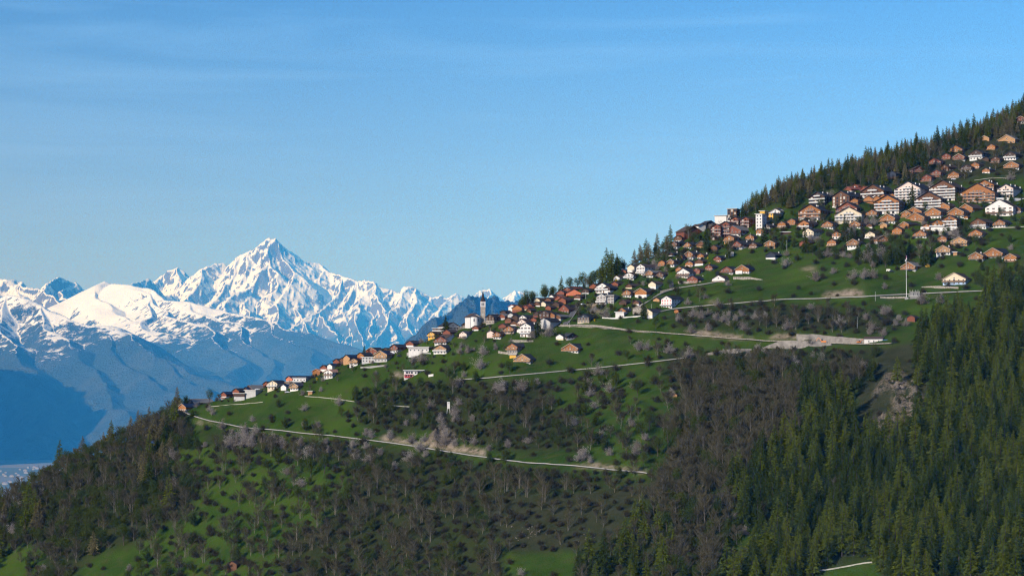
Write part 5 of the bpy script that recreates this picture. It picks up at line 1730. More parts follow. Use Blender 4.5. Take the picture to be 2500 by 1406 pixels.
wall([(1362, 796), (1400, 797), (1460, 800), (1522, 806), (1580, 812), (1640, 814)], [2, 7, 7, 4, 1, 1], M_STONEW, 'rough pale stone retaining wall along the road below the blue-black house')
wall([(1945, 830), (1990, 833), (2040, 836), (2100, 838), (2112, 836)], [15, 17, 16, 14, 11], M_SHOT, 'tall grey sprayed concrete wall behind the construction road', batter=.15)
wall([(1862, 852), (1880, 851), (1920, 852), (1960, 850), (2000, 846), (2030, 842)], [3, 17, 22, 19, 13, 4], M_SHOT, 'curved grey rubble embankment under the construction road', batter=.45)
wall([(1725, 866), (1760, 866), (1800, 862), (1835, 855)], [5, 11, 12, 4], M_SHOT, 'lower grey rubble embankment below the construction road', batter=.45)
wall([(2428, 498), (2476, 493), (2500, 486)], [15, 12, 2], M_WHITE, 'long white garden wall below the pink and white apartment house')
wall([(2249, 563), (2296, 564), (2339, 563)], [9, 9, 9], WALLM['W'], 'white concrete plinth under the stepped orange block', thick=3)
wall([(2292, 574), (2340, 574)], [10, 10], M_STONEW, 'grey rubble wall beneath the white plinth')
wall([(1655, 692), (1680, 693), (1712, 688)], [6, 6, 2], M_STONEW, 'pale stone terrace wall under the brown gabled chalet')
wall([(1790, 681), (1830, 682), (1862, 683)], [6, 7, 1], M_STONEW, 'white-grey stone wall on the terrace below the blue roofed chalet')
wall([(1796, 668), (1812, 668)], [8, 8], WALLM['W'], 'white terrace wall beside the blue roofed chalet', thick=2)
wall([(1118, 796), (1150, 793), (1186, 789)], [7, 6, 3], M_STONEW, 'stone churchyard wall with pillars below the church')
wall([(1216, 862), (1240, 864), (1262, 866)], [6, 5, 5], M_STONEW, 'stone terrace wall beside the timber and glass chalet')
wall([(1250, 834), (1275, 836), (1302, 834)], [5, 6, 4], M_STONEW, 'pale stone wall on the bank below the tall white house')
wall([(1046, 920), (1058, 916)], [6, 5], WALLM['W'], 'white side wall of the annex beside the flat-roofed white house')
wall([(993, 868), (1010, 862), (1052, 862)], [8, 3, 3], M_CONC, 'pale terrace wall under the flat grey terrace house')
wall([(2149, 728), (2180, 729), (2212, 728)], [3, 5, 4], M_STONEW, 'pale block wall at the foot of the mast')
wall([(2250, 700), (2300, 704), (2340, 705)], [2, 6, 5], M_STONEW, 'dry stone wall below the cream chalet with the blue base')
wall([(1565, 772), (1500, 778), (1470, 778)], [2, 3, 3], WALLM['W'], 'low white garden wall below the pinkish blossoming tree')
wall([(1440, 765), (1455, 760), (1470, 752)], [8, 12, 8], M_STONEW, 'quarried pale stone bank beneath the white gabled house')
wall([(1545, 768), (1560, 768), (1576, 766)], [14, 18, 6], M_STONEW, 'stacked pale boulder wall beside the slate roofed orange chalet', batter=.3)
wall([(1660, 702), (1640, 706), (1612, 716)], [2, 4, 6], M_STONEW, 'grey stone wall at the bend of the climbing lane')
wall([(880, 898), (915, 897), (940, 892)], [3, 5, 3], M_CONC, 'concrete terrace wall below the big timber and glass house')


# flat-roofed white house with red loggia
def villa():
    p = at(986, 927); s = p.y / FPX
    t = empty('villa', p, -atan(p.x / p.y) - radians(8))
    tag(t, 'flat-roofed modern white villa with red loggia standing alone on the meadow', 'house')
    W = 33 * s; H = 24 * s; D = 11
    m = MB(); m.box(0, 0, -4, W, D, H); m.box(W, 1.5, -4, W + 13 * s, D, H - .1); obj('wall', m.mesh('wall', [WALLM['W']]), t)
    m = MB(); m.box(-1.6 * s, -1.2, H, W + 18 * s, D + 1, H + .5); obj('roof', m.mesh('roof', [ROOFM['k']]), t)
    m = MB(); m.box(-1.7 * s, -1.3, H + .02, W + 18 * s, -1.2, H + .62); obj('fascia', m.mesh('fascia', [M_WHITE]), t)
    m = MB(); m.box(1.5 * s, -.9, 7 * s, 23 * s, -.02, 7.8 * s); m.box(1.5 * s, -.9, 14 * s, 23 * s, -.02, 14.8 * s); m.box(1.5 * s, -.9, 7.8 * s, 2.3 * s, -.02, 14 * s); m.box(14 * s, -.9, 7.8 * s, 14.6 * s, -.02, 14 * s); m.box(22.2 * s, -.9, 7.8 * s, 23 * s, -.02, 14 * s); m.box(2.3 * s, -.9, 7.8 * s, 14 * s, -.8, 10.5 * s)
    obj('loggia', m.mesh('loggia', [mat('red_panel', (.42, .03, .03), .6, .1)]), t)
    for (x, z, w_, h_) in ((4, 8.2, 4, 5.4), (9, 8.2, 4, 5.4), (16, 8.2, 5, 5.4), (5, 17, 6, 4.5), (12, 17, 3, 4.5), (17, 17, 5, 4.5), (27, 17, 4, 4), (28, 8, 4, 5), (10, .4, 3, 5), (18, .4, 3, 5)):
        m = MB(); m.box(x * s, -.05, z * s, (x + w_) * s, -.005, (z + h_) * s, 0); obj('window', m.mesh('window', [M_GLASS]), t)
    for (x, z) in ((34.5, 17), (34.5, 8), (40, 8), (40, 17)):
        m = MB(); m.box(x * s, 1.44, z * s, (x + 4) * s, 1.495, (z + 4.5) * s, 0); obj('window', m.mesh('window', [M_GLASS]), t)
    HOUSE_RECTS.append((980, 1060, 898, 928))


villa()


def depot():
    p = at(2110, 839); s = p.y / FPX
    t = empty('depot', p, -atan(p.x / p.y) - radians(6))
    tag(t, 'long white depot building with brown roof at the end of the construction road', 'building')
    W = 44 * s; H = 12 * s
    m = MB(); m.box(0, 0, -3, W, 8, H); obj('wall', m.mesh('wall', [WALLM['W']]), t)
    m = MB(); m.box(W + .02, .6, -3, W + 15 * s, 7, H * .75); obj('lean_to', m.mesh('lean_to', [WALLM['W']]), t)
    m = MB(); m.add([(-.6, -.7, H), (W + .6, -.7, H), (W + .6, 4, H + 6 * s), (-.6, 4, H + 6 * s), (-.6, 8.7, H), (W + .6, 8.7, H)], [(0, 1, 2, 3), (3, 2, 5, 4), (0, 3, 4), (1, 5, 2), (0, 4, 5, 1)]); obj('roof', m.mesh('roof', [ROOFM['b']]), t)
    m = MB(); m.box(W + .1, -.2, H * .75, W + 15.5 * s, 7.5, H * .75 + .4); obj('lean_to_roof', m.mesh('lean_to_roof', [mat('blue_panel', (.05, .16, .35), .5, .1)]), t)
    for k in range(3):
        x = (10 + 12 * k) * s
        m = MB(); m.box(x, -.06, 4 * s, x + 2.4 * s, -.005, 8 * s); obj('window', m.mesh('window', [M_GLASS]), t)
    for k in range(3):
        x = W + (4 + 4 * k) * s
        m = MB(); m.box(x, .53, 3 * s, x + 2.2 * s, .595, 7 * s); obj('window', m.mesh('window', [M_GLASS]), t)
    HOUSE_RECTS.append((2105, 2172, 820, 840))


depot()


def ribbed():
    p = at(2221, 729); s = p.y / FPX
    t = empty('substation', p, -atan(p.x / p.y))
    tag(t, 'small ribbed grey concrete building at the foot of the mast', 'building')
    W = 24 * s; H = 17 * s
    m = MB(); m.box(0, 0, -3, W, 6, H); obj('wall', m.mesh('wall', [M_CONC]), t)
    for k in range(8):
        x = k * (W - .5) / 7
        m = MB(); m.box(x, -.5, -2, x + .5, -.003, H + (1.5 if k % 2 == 0 else .6)); obj('rib', m.mesh('rib', [M_CONC]), t)
    for k in range(3):
        x = 8 * s + k * 5 * s
        m = MB(); m.box(x, -.04, 9 * s, x + 1.6 * s, -.004, 14 * s); obj('window', m.mesh('window', [M_GLASS]), t)
    m = MB(); m.box(-1, -1, 7 * s, W + .5, -.5, 7 * s + .5); obj('ledge', m.mesh('ledge', [M_WHITE]), t)
    HOUSE_RECTS.append((2212, 2246, 706, 729))


ribbed()


def mast():
    p = at(2213, 729); s = p.y / FPX; H = 105 * s
    t = empty('mast', p); tag(t, 'tall thin radio mast with red top rising beside the ribbed concrete building', 'mast')
    m = MB(); m.bar((0, 0, -2), (0, 0, H * .82), .5, w2=.32, n=8); obj('pole', m.mesh('pole', [mat('mast_grey', (.62, .62, .62), .6, .1)]), t)
    m = MB(); m.bar((0, 0, H * .82), (0, 0, H * .92), .40, w2=.36, n=8); obj('white_section', m.mesh('white_section', [M_WHITE]), t)
    m = MB(); m.bar((0, 0, H * .92), (0, 0, H), .36, w2=.2, n=8); obj('red_section', m.mesh('red_section', [mat('mast_red', (.55, .04, .03), .6, .1)]), t)
    for k, z in enumerate((.86, .90, .95)):
        m = MB(); m.box(-.9, -.25, H * z, -.35, .25, H * z + 1.6); obj('antenna', m.mesh('antenna', [M_WHITE]), t, (0, 0, 0), (0, 0, k * 2.1))
    m = MB(); m.box(-1.4, -1.4, -1, 1.4, 1.4, .9); obj('footing', m.mesh('footing', [M_CONC]), t)


mast()


def watch_tower():
    p = at(1095, 1005); s = p.y / FPX
    t = empty('raised_hide', p); tag(t, 'white square tower on slim legs standing in the bushy wood', 'tower')
    H = 26 * s; w = 3.4 * s
    m = MB(); m.box(-w, -w, H * .36, w, w, H); obj('cabin', m.mesh('cabin', [WALLM['W']]), t)
    for sx in (-1, 1):
        for sy in (-1, 1):
            m = MB(); m.bar((sx * w * 1.1, sy * w * 1.1, -1), (sx * w * .8, sy * w * .8, H * .36), .45); obj('leg', m.mesh('leg', [M_WHITE]), t)
    for x in (-w * .5, w * .2):
        m = MB(); m.box(x, -w - .05, H * .82, x + w * .35, -w - .005, H * .9); obj('window', m.mesh('window', [M_GLASS]), t)
    HOUSE_RECTS.append((1088, 1102, 976, 1006))


watch_tower()


# ------------------------------------------------------------------ vehicles
def car(px, py, ang, colr, label, van=False, sc=1.0):
    p = at(px, py)
    t = empty('parked_car' if not van else 'parked_van', p + Vector((0, 0, .45)), radians(ang)); tag(t, label, 'car' if not van else 'van'); t.scale = (sc, sc, sc)
    pm = mat('paint_' + label.split()[0], colr, .35, .05)
    m = MB(); m.prism([(-2.1, .25), (2.1, .25), (2.15, .75), (1.2, .95), (-2.0, .98), (-2.15, .6)], -.85, .85); obj('body', m.mesh('body', [pm]), t)
    m = MB()
    pr = [(-1.7, .97), (1.15, .96), (.5, 1.5), (-1.3, 1.5)] if not van else [(-2.0, .97), (1.3, .96), (1.0, 1.95), (-2.0, 1.95)]
    m.prism(pr, -.75, .75); obj('cabin', m.mesh('cabin', [M_GLASS if not van else pm]), t)
    m = MB(); m.box(-1.25, -.7, 1.5 if not van else 1.95, .45, .7, 1.55 if not van else 2.0); obj('roof', m.mesh('roof', [pm]), t)
    for x in (-1.35, 1.35):
        for y in (-.88, .68):
            m = MB(); m.bar((x, y, .32), (x, y + .2, .32), .64, n=10); obj('wheel', m.mesh('wheel', [mat('rubber', (.02, .02, .02), .9)]), t)
    return t


for a_ in [(702, 958, 5, (.6, .62, .65), 'silver car parked under the timber framed gable house', False), (2177, 664, 4, (.03, .03, .035), 'black car parked on the grass track near the mast chalet', False),
           (2170, 664, 0, (.75, .72, .62), 'cream van parked behind the black car near the mast chalet', True), (628, 944, 10, (.75, .75, .75), 'white car by the hedge in the ridge hamlet', False),
           (958, 864, 0, (.78, .78, .78), 'white-painted van in front of the long black roofed house', True), (1424, 745, 40, (.7, .7, .72), 'light grey car on the village road', False),
           (2328, 440, 5, (.72, .72, .75), 'pale car parked beside the lane above the gridded block', False), (2222, 662, 5, (.05, .07, .12), 'navy car parked under the orange timber chalet by the mast', False),
           (394, 1086, 10, (.25, .3, .4), 'greyish car among machines at the end of the lower meadow', False), (1520, 762, 30, (.1, .12, .16), 'charcoal car parked beside the slate roofed orange chalet', False),
           (975, 870, 15, (.02, .03, .07), 'dark-blue car parked beside the big timber and glass house', False)]:
    car(*a_)


def excavator(px, py, ang, label, sc=1.0):
    p = at(px, py); t = empty('excavator', p + Vector((0, 0, .4)), radians(ang)); t.scale = (sc, sc, sc)
    tag(t, label, 'excavator')
    om = mat('machine_orange', (.62, .20, .04), .5, .1); dk = mat('machine_dark', (.04, .04, .04), .8, .1)
    for y in (-1.2, .7):
        m = MB(); m.prism([(-1.8, .1), (1.8, .1), (2.1, .5), (1.8, .9), (-1.8, .9), (-2.1, .5)], y, y + .55); obj('track', m.mesh('track', [dk]), t)
    m = MB(); m.box(-2.0, -1.2, 1.0, 1.3, 1.2, 2.1); obj('body', m.mesh('body', [om]), t)
    m = MB(); m.box(.2, .2, 2.1, 1.3, 1.15, 3.1); obj('cab', m.mesh('cab', [M_GLASS]), t)
    m = MB(); m.bar((1.0, -.3, 1.7), (3.2, -.3, 4.3), .5, w2=.4); obj('boom', m.mesh('boom', [om]), t)
    m = MB(); m.bar((3.2, -.3, 4.3), (5.0, -.3, 2.0), .38, w2=.3); obj('arm', m.mesh('arm', [om]), t)
    m = MB(); m.prism([(4.6, .9), (5.6, .8), (5.5, 1.9), (4.9, 2.1)], -.8, .2); obj('bucket', m.mesh('bucket', [dk]), t)


excavator(2010, 840, 170, 'orange excavator working at the foot of the sprayed concrete wall', 1.15)
excavator(2097, 839, 10, 'small orange excavator beside the long white depot', .8)
excavator(440, 1085, 160, 'orange excavator at the meadow edge under the tall leafless tree', 1.1)
excavator(380, 1090, 20, 'orange machine at the end of the lower meadow', .9)
p = at(372, 1083); t = empty('container', p, .3); tag(t, 'small blue container at the tip of the lower meadow', 'container')
m = MB(); m.box(-2.2, -1.2, -1, 2.2, 1.2, 2.5); obj('box', m.mesh('box', [mat('container_blue', (.03, .12, .45), .5, .1)]), t)
m = MB(); m.box(-.9, -1.26, 0, .9, -1.205, 2.2); obj('door', m.mesh('door', [mat('container_door', (.05, .2, .5), .5, .1)]), t)


# lamp posts and poles seen against the meadows
def lamp(px, py, hpx, label):
    p = at(px, py); H = hpx * p.y / FPX
    t = empty('lamp_post', p); tag(t, label, 'lamp post', 'thin lamp posts standing in the village')
    m = MB(); m.bar((0, 0, -.5), (0, 0, H), .22, w2=.14); obj('post', m.mesh('post', [mat('mast_grey', (.62, .62, .62))]), t)
    m = MB(); m.box(-.1, -.9, H, .1, .1, H + .15); obj('lamp_head', m.mesh('lamp_head', [M_WHITE]), t)


for px, py, h_, lab in ((1071, 806, 22, 'tall thin pole in front of the modern brown box house'), (1430, 730, 20, 'lamp post by the village road'), (1497, 758, 20, 'lamp post beside the grey block house'), (1257, 812, 12, 'lamp post below the pinkish house'),
                       (1391, 800, 14, 'lamp post on the stone retaining wall'), (1832, 590, 22, 'lamp post on the grass below the stepped row'), (1921, 614, 26, 'lamp post on the meadow under the beige building'), (2132, 538, 14, 'lamp post beside the cream apartment block'),
                       (2036, 572, 12, 'lamp post near the grey-blue conifer'), (1590, 752, 12, 'lamp post on the bright meadow of the middle hamlet'), (1198, 812, 12, 'wooden pole on the church meadow'), (2093, 800, 26, 'thin pole in the shrub belt'), (2137, 735, 22, 'thin pole below the road near the mast')):
    lamp(px, py, h_, lab)

# loose boulders of the outcrop and the stony clearing
rb = np.random.default_rng(12)


def boulder_mesh(seed):
    r = np.random.default_rng(seed)
    bm = MB(); n = 7; vs = [(0, 0, 1.0 * r.uniform(.7, 1.1))]
    for ring, (rr, z) in enumerate(((.6, .7), (1.0, .1), (.8, -.6))):
        for k in range(n):
            an = 2 * pi * k / n + ring * .4; q = rr * r.uniform(.65, 1.15)
            vs.append((q * cos(an), q * sin(an), z * r.uniform(.7, 1.2)))
    fs = [(0, 1 + k, 1 + (k + 1) % n) for k in range(n)]
    for ring in range(2):
        for k in range(n):
            a_, b_ = 1 + ring * n + k, 1 + ring * n + (k + 1) % n
            fs.append((a_, a_ + n, b_ + n, b_))
    bm.add(vs, fs)
    return bm.mesh('boulder', [mat('outcrop_rock', (.15, .125, .10), .95, .45, .8)])


BM = [boulder_mesh(i) for i in range(5)]
spots_ = []
for (cx, cy, sx, sy, n, ph) in ((2190, 935, 28, 16, 46, 'on the upper face of the rock outcrop'), (2225, 985, 22, 26, 56, 'on the steep middle of the rock outcrop'), (2160, 1033, 24, 8, 34, 'at the foot of the rock outcrop'),
                               (1290, 1295, 40, 22, 34, 'on the stony clearing among bare woods'), (1105, 1070, 30, 14, 22, 'on the earth bank above the lower road'), (1430, 1310, 30, 20, 14, 'near the conifers under the stony clearing')):
    for i in range(n):
        x, y = cx + rb.normal(0, sx * .5), cy + rb.normal(0, sy * .5)
        p = at(x, y)
        s = rb.uniform(.4, 1.3) * (1.4 if 'outcrop' in ph else .6)
        o = obj('boulder', BM[i % 5], None, (p.x, p.y, p.z + .1), (rb.uniform(-.4, .4), rb.uniform(-.4, .4), rb.uniform(0, 6)), (s * rb.uniform(.8, 1.5), s, s * rb.uniform(.5, 1.1)))
        tag(o, 'pale brown jagged boulder ' + ph, 'boulder', 'boulders ' + ph)

# ------------------------------------------------------------------ forest and scattered trees
SKIP_RECTS = []      # filled by the buildings: (x0, x1, y0, y1) in frame pixels
for r_ in HOUSE_RECTS: SKIP_RECTS.append(r_)
ROADM = np.zeros((GH, GW))
for pl in ROAD_LINES:
    for (x0, y0), (x1, y1) in zip(pl[:-1], pl[1:]):
        for k in range(60):
            f = k / 59
            cx, cy = cell(x0 + (x1 - x0) * f, y0 + (y1 - y0) * f)
            ci, cj = int(cx), int(cy)
            if 0 <= ci < GW and 0 <= cj + 5 < GH:
                ROADM[cj, ci] = 2
                for dd in (1, 2, 3, 4): ROADM[cj + dd, ci] = max(ROADM[cj + dd, ci], 1 if dd > 1 else 2)

CLEARM = np.zeros((GH, GW), bool)
for pl in CLEAR_LINES:
    for x, y in dens(pl, 2.0):
        cx, cy = cell(x, y)
        if 0 <= int(cx) < GW and 0 <= int(cy) < GH: CLEARM[int(cy), int(cx)] = True
NC = 130000
ca_ = rng.uniform(-0.245, 0.245, NC)
yb_ = base_dist(ca_); yr_ = np.interp(ca_, A_GRID, YR)
cY = yb_ - 60 + rng.uniform(0, 1, NC) * (yr_ + 25 - yb_ + 60)
cz = hill_z(ca_, cY)
cpx, cpy = proj(ca_ * cY, cY, cz)
gx, gy = cell(cpx, cpy)
gi = np.clip(gx.astype(int), 0, GW - 1); gj = np.clip(gy.astype(int), 0, GH - 1)
clump = vnoise(ca_ * cY / 34.0, cY / 26.0, 801) + 0.5 * vnoise(ca_ * cY / 12.0, cY / 12.0, 805)
jx = 26 * vnoise(ca_ * cY / 28.0, cY / 28.0, 821) + rng.normal(0, 7, NC)
jy = 15 * vnoise(ca_ * cY / 28.0, cY / 28.0, 823) + rng.normal(0, 5, NC)
soft = np.where(cpy > 835, 1.0, 0.25)
gx2, gy2 = cell(cpx + jx * soft, cpy + jy * soft)
zid = ZR[np.clip(gy2.astype(int), 0, GH - 1), np.clip(gx2.astype(int), 0, GW - 1)]
buckets = {}
SPEC = []          # kind, variant, x, y, z, scale, rot, px, py, heightpx, zone
kinds_cum = []
ZSP = [z[3] for z in ZONES]
for z in ZONES:
    ks = list(z[4].keys()); w = np.array([z[4][k] for k in ks]); kinds_cum.append((ks, np.cumsum(w) / w.sum()))
u1 = rng.uniform(0, 1, NC); u2 = rng.uniform(0, 1, NC); u3 = rng.uniform(0, 1, NC)
patch = (vnoise(ca_ * cY / 60.0, cY / 60.0, 811) + 1) / 2
for i in range(NC):
    zi = zid[i]
    if zi < 0: continue
    zn = ZONES[zi]
    x, y = ca_[i] * cY[i], cY[i]
    sps = ZSP[zi]
    if sps > 9:
        c01 = min(1, max(0, clump[i] * .75 + .5)); c01 = c01 * c01 * (3 - 2 * c01)
        sps *= (1.55 if zn[0] == 'lowmeadow' else 1.9) - 1.2 * c01
    key = (int(floor(x / 12)), int(floor(y / 12)))
    ok = True
    rad = int(sps // 12) + 1
    for dx in range(-rad, rad + 1):
        for dy in range(-rad, rad + 1):
            for (qx, qy, qs) in buckets.get((key[0] + dx, key[1] + dy), ()):
                lim = min(sps, qs)
                if (qx - x) ** 2 + (qy - y) ** 2 < lim * lim: ok = False; break
            if not ok: break
        if not ok: break
    if not ok: continue
    ks, cum = kinds_cum[zi]
    uu = np.clip(0.62 * u1[i] + 0.38 * patch[i], 0, .999) if len(ks) > 1 else 0
    kd = ks[int(np.searchsorted(cum, uu))]
    if kd == 'larch' and zn[0] in ('upforest', 'chaletwood', 'skyforest', 'ridgewood') and u3[i] < .62: kd = 'larchb'
    nv = len(TREE_ME[kd]); vi = int(u2[i] * nv) % nv
    lo, hi = zn[5]
    s = lo + (hi - lo) * u3[i]
    if kd == 'bare' and sps > 10: s *= .8
    hpx = TREE_H[kd][vi] * s / y * FPX
    px, py = cpx[i], cpy[i]
    rm = ROADM[gj[i], gi[i]]
    if rm == 2 or (rm == 1 and u2[i] < .7): continue
    hc = int(hpx / GS) + 1
    if CLEARM[max(0, gj[i] - hc):gj[i] + 1, gi[i]].any() and u2[i] < .93: continue
    bad = False
    for (a0, a1, b0, b1) in SKIP_RECTS:
        if a0 - 2 < px < a1 + 2 and ((py > b1 - 1 and py < b1 + hpx and py - hpx < b1 - (b1 - b0) * (.55 if b1 < 700 else .42)) or (b1 - (b1 - b0) * .4 < py <= b1 - 1)):
            bad = True; break
    if bad: continue
    buckets.setdefault(key, []).append((x, y, sps))
    SPEC.append((kd, vi, x, y, cz[i] - 0.1, s, u1[i] * 6.28, px, py, hpx, zi))

# a few notable single trees, each with its own description
SINGLES = [
    ('blossom', 1118, 945, 1.15, 'white blossoming tree standing alone below the flat-roofed white house'),
    ('blossom', 1545, 948, .8, 'small round whitish tree alone on the meadow beside the forsythia'),
    ('blossom', 1488, 958, 1.0, 'broad pale blossoming tree above a tiny hive on the meadow'),
    ('blossom', 1435, 945, .95, 'flat-topped white blossoming tree just behind the yellow forsythia'),
    ('yellow', 1432, 953, .95, 'bright yellow forsythia on the meadow under the white blossom'),
    ('yellow', 1506, 690, .9, 'golden forsythia below the white villa with brown roof'),
    ('yellow', 1452, 784, .55, 'small yellow shrub beside the dark blue timber house'),
    ('yellow', 773, 926, .7, 'small yellow shrub near the terracotta roofed houses'),
    ('yellow', 1727, 632, .6, 'yellow shrub in front of the orange gable chalet'),
    ('yellow', 1732, 646, .5, 'tiny yellow shrub on the bank above the meadow'),
    ('blossom', 1142, 862, 1.0, 'round white blossoming tree beside the glass-gabled white house'),
    ('blossom', 1122, 864, .85, 'smaller blossoming tree touching the round white one by the glass gable'),
    ('blossom', 1178, 866, 1.0, 'dark-stemmed blossoming tree on the meadow under the church'),
    ('blossom', 1172, 900, 1.15, 'large pale blossoming tree beside bare shrubs below the church meadow'),
    ('bare', 1108, 912, .95, 'slender leafless birch with pale trunk on the lower church meadow'),
    ('leafy', 1132, 905, .8, 'dark green bushy tree next to the slender birch'),
    ('blossom', 1010, 888, 1.0, 'long pale blossoming hedge tree on the slope under the terrace house'),
    ('blossom', 1030, 884, 1.0, 'taller end tree of the pale blossoming hedge under the terrace house'),
    ('spruce', 889, 858, .42, 'small dark spruce beside the brown house at the skyline'),
    ('leafy', 935, 842, .5, 'round dark tree on the skyline behind the black-roofed barn'),
    ('spruce', 1088, 808, .72, 'dark green spruce between the modern brown house and the white gabled house'),
    ('leafy', 440, 984, .95, 'large dark round pine tree on the ridge beside the last house'),
    ('leafy', 512, 982, .85, 'bright green tree on the ridge near the black-roofed brown house'),
    ('bare', 423, 1075, 1.35, 'tall leafless tree with pale branching trunks at the bend of the lower road'),
    ('bare', 402, 1070, 1.2, 'leafless tree with pinkish crown at the tip of the ridge wood'),
    ('bare', 445, 1060, 1.0, 'leafless tree overhanging the bend of the lower road'),
    ('bush', 662, 1022, 1.1, 'dark bush casting a long shadow on the meadow above the lower road'),
    ('blossom', 560, 1090, 1.35, 'wide pale blossoming tree group below the lower road bend'),
    ('blossom', 595, 1092, 1.2, 'second pale blossoming tree of the clump below the lower road bend'),
    ('blossom', 665, 1085, 1.2, 'pale blossoming tree just below the lower road'),
    ('blossom', 755, 1122, 1.2, 'round whitish tree at the edge of the meadow below the lower road'),
    ('blossom', 1918, 652, 1.1, 'round blossoming tree on the slope under the black and white house'),
    ('blossom', 1990, 688, 1.3, 'wide greyish blossoming tree on the terraced slope above the quarry cut'),
    ('blossom', 2035, 668, .8, 'small round blossoming tree on the grass slope below the chalets'),
    ('blossom', 2120, 640, 1.3, 'tall whitish tree in front of the dark garden conifers'),
    ('blossom', 2150, 640, 1.5, 'large feathery whitish tree at the edge of the garden wood'),
    ('blossom', 2085, 680, 1.0, 'pale tree at one end of the blossoming row near the mast'),
    ('blossom', 2108, 682, 1.0, 'pale tree in the middle of the blossoming row near the mast'),
    ('blossom', 2130, 680, 1.05, 'pale tree at the mast end of the blossoming row'),
    ('blossom', 2252, 742, 1.2, 'whitish tree just below the ribbed concrete building'),
    ('blossom', 2297, 742, 1.1, 'round whitish tree alone below the road beyond the ribbed building'),
    ('leafy', 2395, 700, 1.05, 'yellow-green leafy tree beside the cream chalet with the blue base'),
    ('leafy', 2455, 690, 1.3, 'large yellow-green tree under the last orange chalet'),
    ('leafy', 1392, 700, 1.05, 'tall broad silvery tree on the skyline behind the old village'),
    ('leafy', 1410, 702, 1.0, 'rounded silvery tree joined to the tall one on the skyline'),
    ('leafy', 1287, 744, .8, 'rounded tree on the skyline between church and old village'),
    ('spruce', 1655, 722, .5, 'small pointed spruce on the meadow above the house with red shutters'),
    ('spruce', 1683, 722, .38, 'smaller spruce casting a long shadow on the meadow'),
    ('bare', 1708, 734, .9, 'leafless rounded tree on the meadow above the upper road'),
    ('spruce', 1573, 778, .65, 'dark spruce in front of the white house with the cream flank'),
    ('spruce', 1313, 815, .62, 'dark conifer beside the tall white house with balconies'),
    ('blossom', 1340, 822, 1.15, 'large pale blossoming tree under the scaffolded grey house'),
    ('blossom', 1300, 826, .95, 'blossoming tree at the foot of the tall white house'),
    ('blossom', 1480, 775, 1.0, 'pinkish blossoming tree beside the stone wall of the middle hamlet'),
    ('bare', 1412, 770, 1.0, 'pinkish leafless tree on the bend of the village road'),
    ('spruce', 1657, 640, .62, 'narrow dark spruce beside the orange balcony chalet'),
    ('spruce', 1726, 612, .75, 'dark spruce in front of the pale-roofed chalet'),
    ('spruce', 1968, 618, .75, 'broad dark conifer in front of the red garden house'),
    ('spruce', 2060, 590, .8, 'grey-blue conifer beside the small orange chalet in the gardens'),
    ('spruce', 2095, 634, .85, 'very dark conifer below the orange and white chalet'),
    ('spruce', 2225, 506, .85, 'dark conifer in front of the white balcony apartment block'),
    ('leafy', 1895, 552, .85, 'dark round tree under the beige gabled building'),
    ('spruce', 1865, 596, .9, 'dark conifer between the two small orange chalets'),
    ('blossom', 1225, 960, 1.3, 'whitish tree in the upper edge of the bushy wood'),
    ('blossom', 1275, 955, 1.2, 'wide whitish tree at the top of the bushy wood below the meadow road'),
    ('bare', 1665, 895, 1.0, 'clump of tall bare poplars with pale trunks above the meadow road'),
    ('larch', 2175, 905, .0, ''),
]
LMARK = [('the rock outcrop', 2200, 980), ('the long white depot', 2140, 830), ('the tall mast', 2213, 700), ('the ribbed concrete building', 2240, 725), ('the cream chalet with blue base', 2332, 690), ('the yellow-green grove', 2430, 690),
    ('the walled glade', 2080, 1385), ('the grass strip in the forest', 1840, 1340), ('the stony clearing', 1330, 1270), ('the lonely brown hut', 566, 1380), ('the white tower on legs', 1095, 990), ('the flat-roofed white villa', 1010, 915),
    ('the church', 1170, 780), ('the lower road end', 1580, 1150), ('the earth bank over the lower road', 1080, 1075), ('the forsythia meadow', 1432, 950), ('the bend of the lower road', 460, 1010), ('the blue container', 372, 1080),
    ('the ridge tip', 60, 1190), ('the foot of the ridge wood', 120, 1340), ('the lower meadow', 600, 1150), ("the shadowed meadow hollow", 640, 1260), ('the excavator under the grey wall', 2010, 835), ('the grey rubble embankment', 1900, 850),
    ('the black and white house', 1885, 625), ('the stepped red-brown row', 1790, 570), ('the beige gabled building', 1900, 520), ('the dark apartment block', 1990, 490), ('the highest orange chalet', 2333, 370), ('the topmost red-brown chalet', 2492, 300),
    ('the largest timber block', 2386, 480), ('the stepped orange block', 2300, 550), ("the pale trunks under the outcrop", 1960, 1090), ("the tall bare wood", 1800, 920), ("the middle of the conifer forest", 2300, 1200), ("the lowest conifers", 2420, 1350),
    ("the conifer forest's upper edge", 2440, 850), ("the conifers below the outcrop", 2120, 1150), ('the long meadow road wall', 1500, 893), ('the grey netted ridge house', 584, 970), ('the big timber and glass house', 929, 880), ('the tall white house', 1283, 815),
    ('the house with red windows', 1632, 745), ('the blue-black house', 1424, 785), ('the garden wood', 2150, 610), ("the steep wood under the road", 900, 1330), ("the bare wood by the clearing", 1080, 1250), ("the hedge under the road", 800, 1150),
    ("the conifers under the clearing", 1560, 1340), ("the bare wood's lower part", 1700, 1200), ("the edge of the ridge wood", 420, 1200), ('the ridge wood middle', 250, 1200), ("the foot of the clearing", 1250, 1380), ('the upper road', 1850, 740), ('the shrub belt', 1950, 780)]


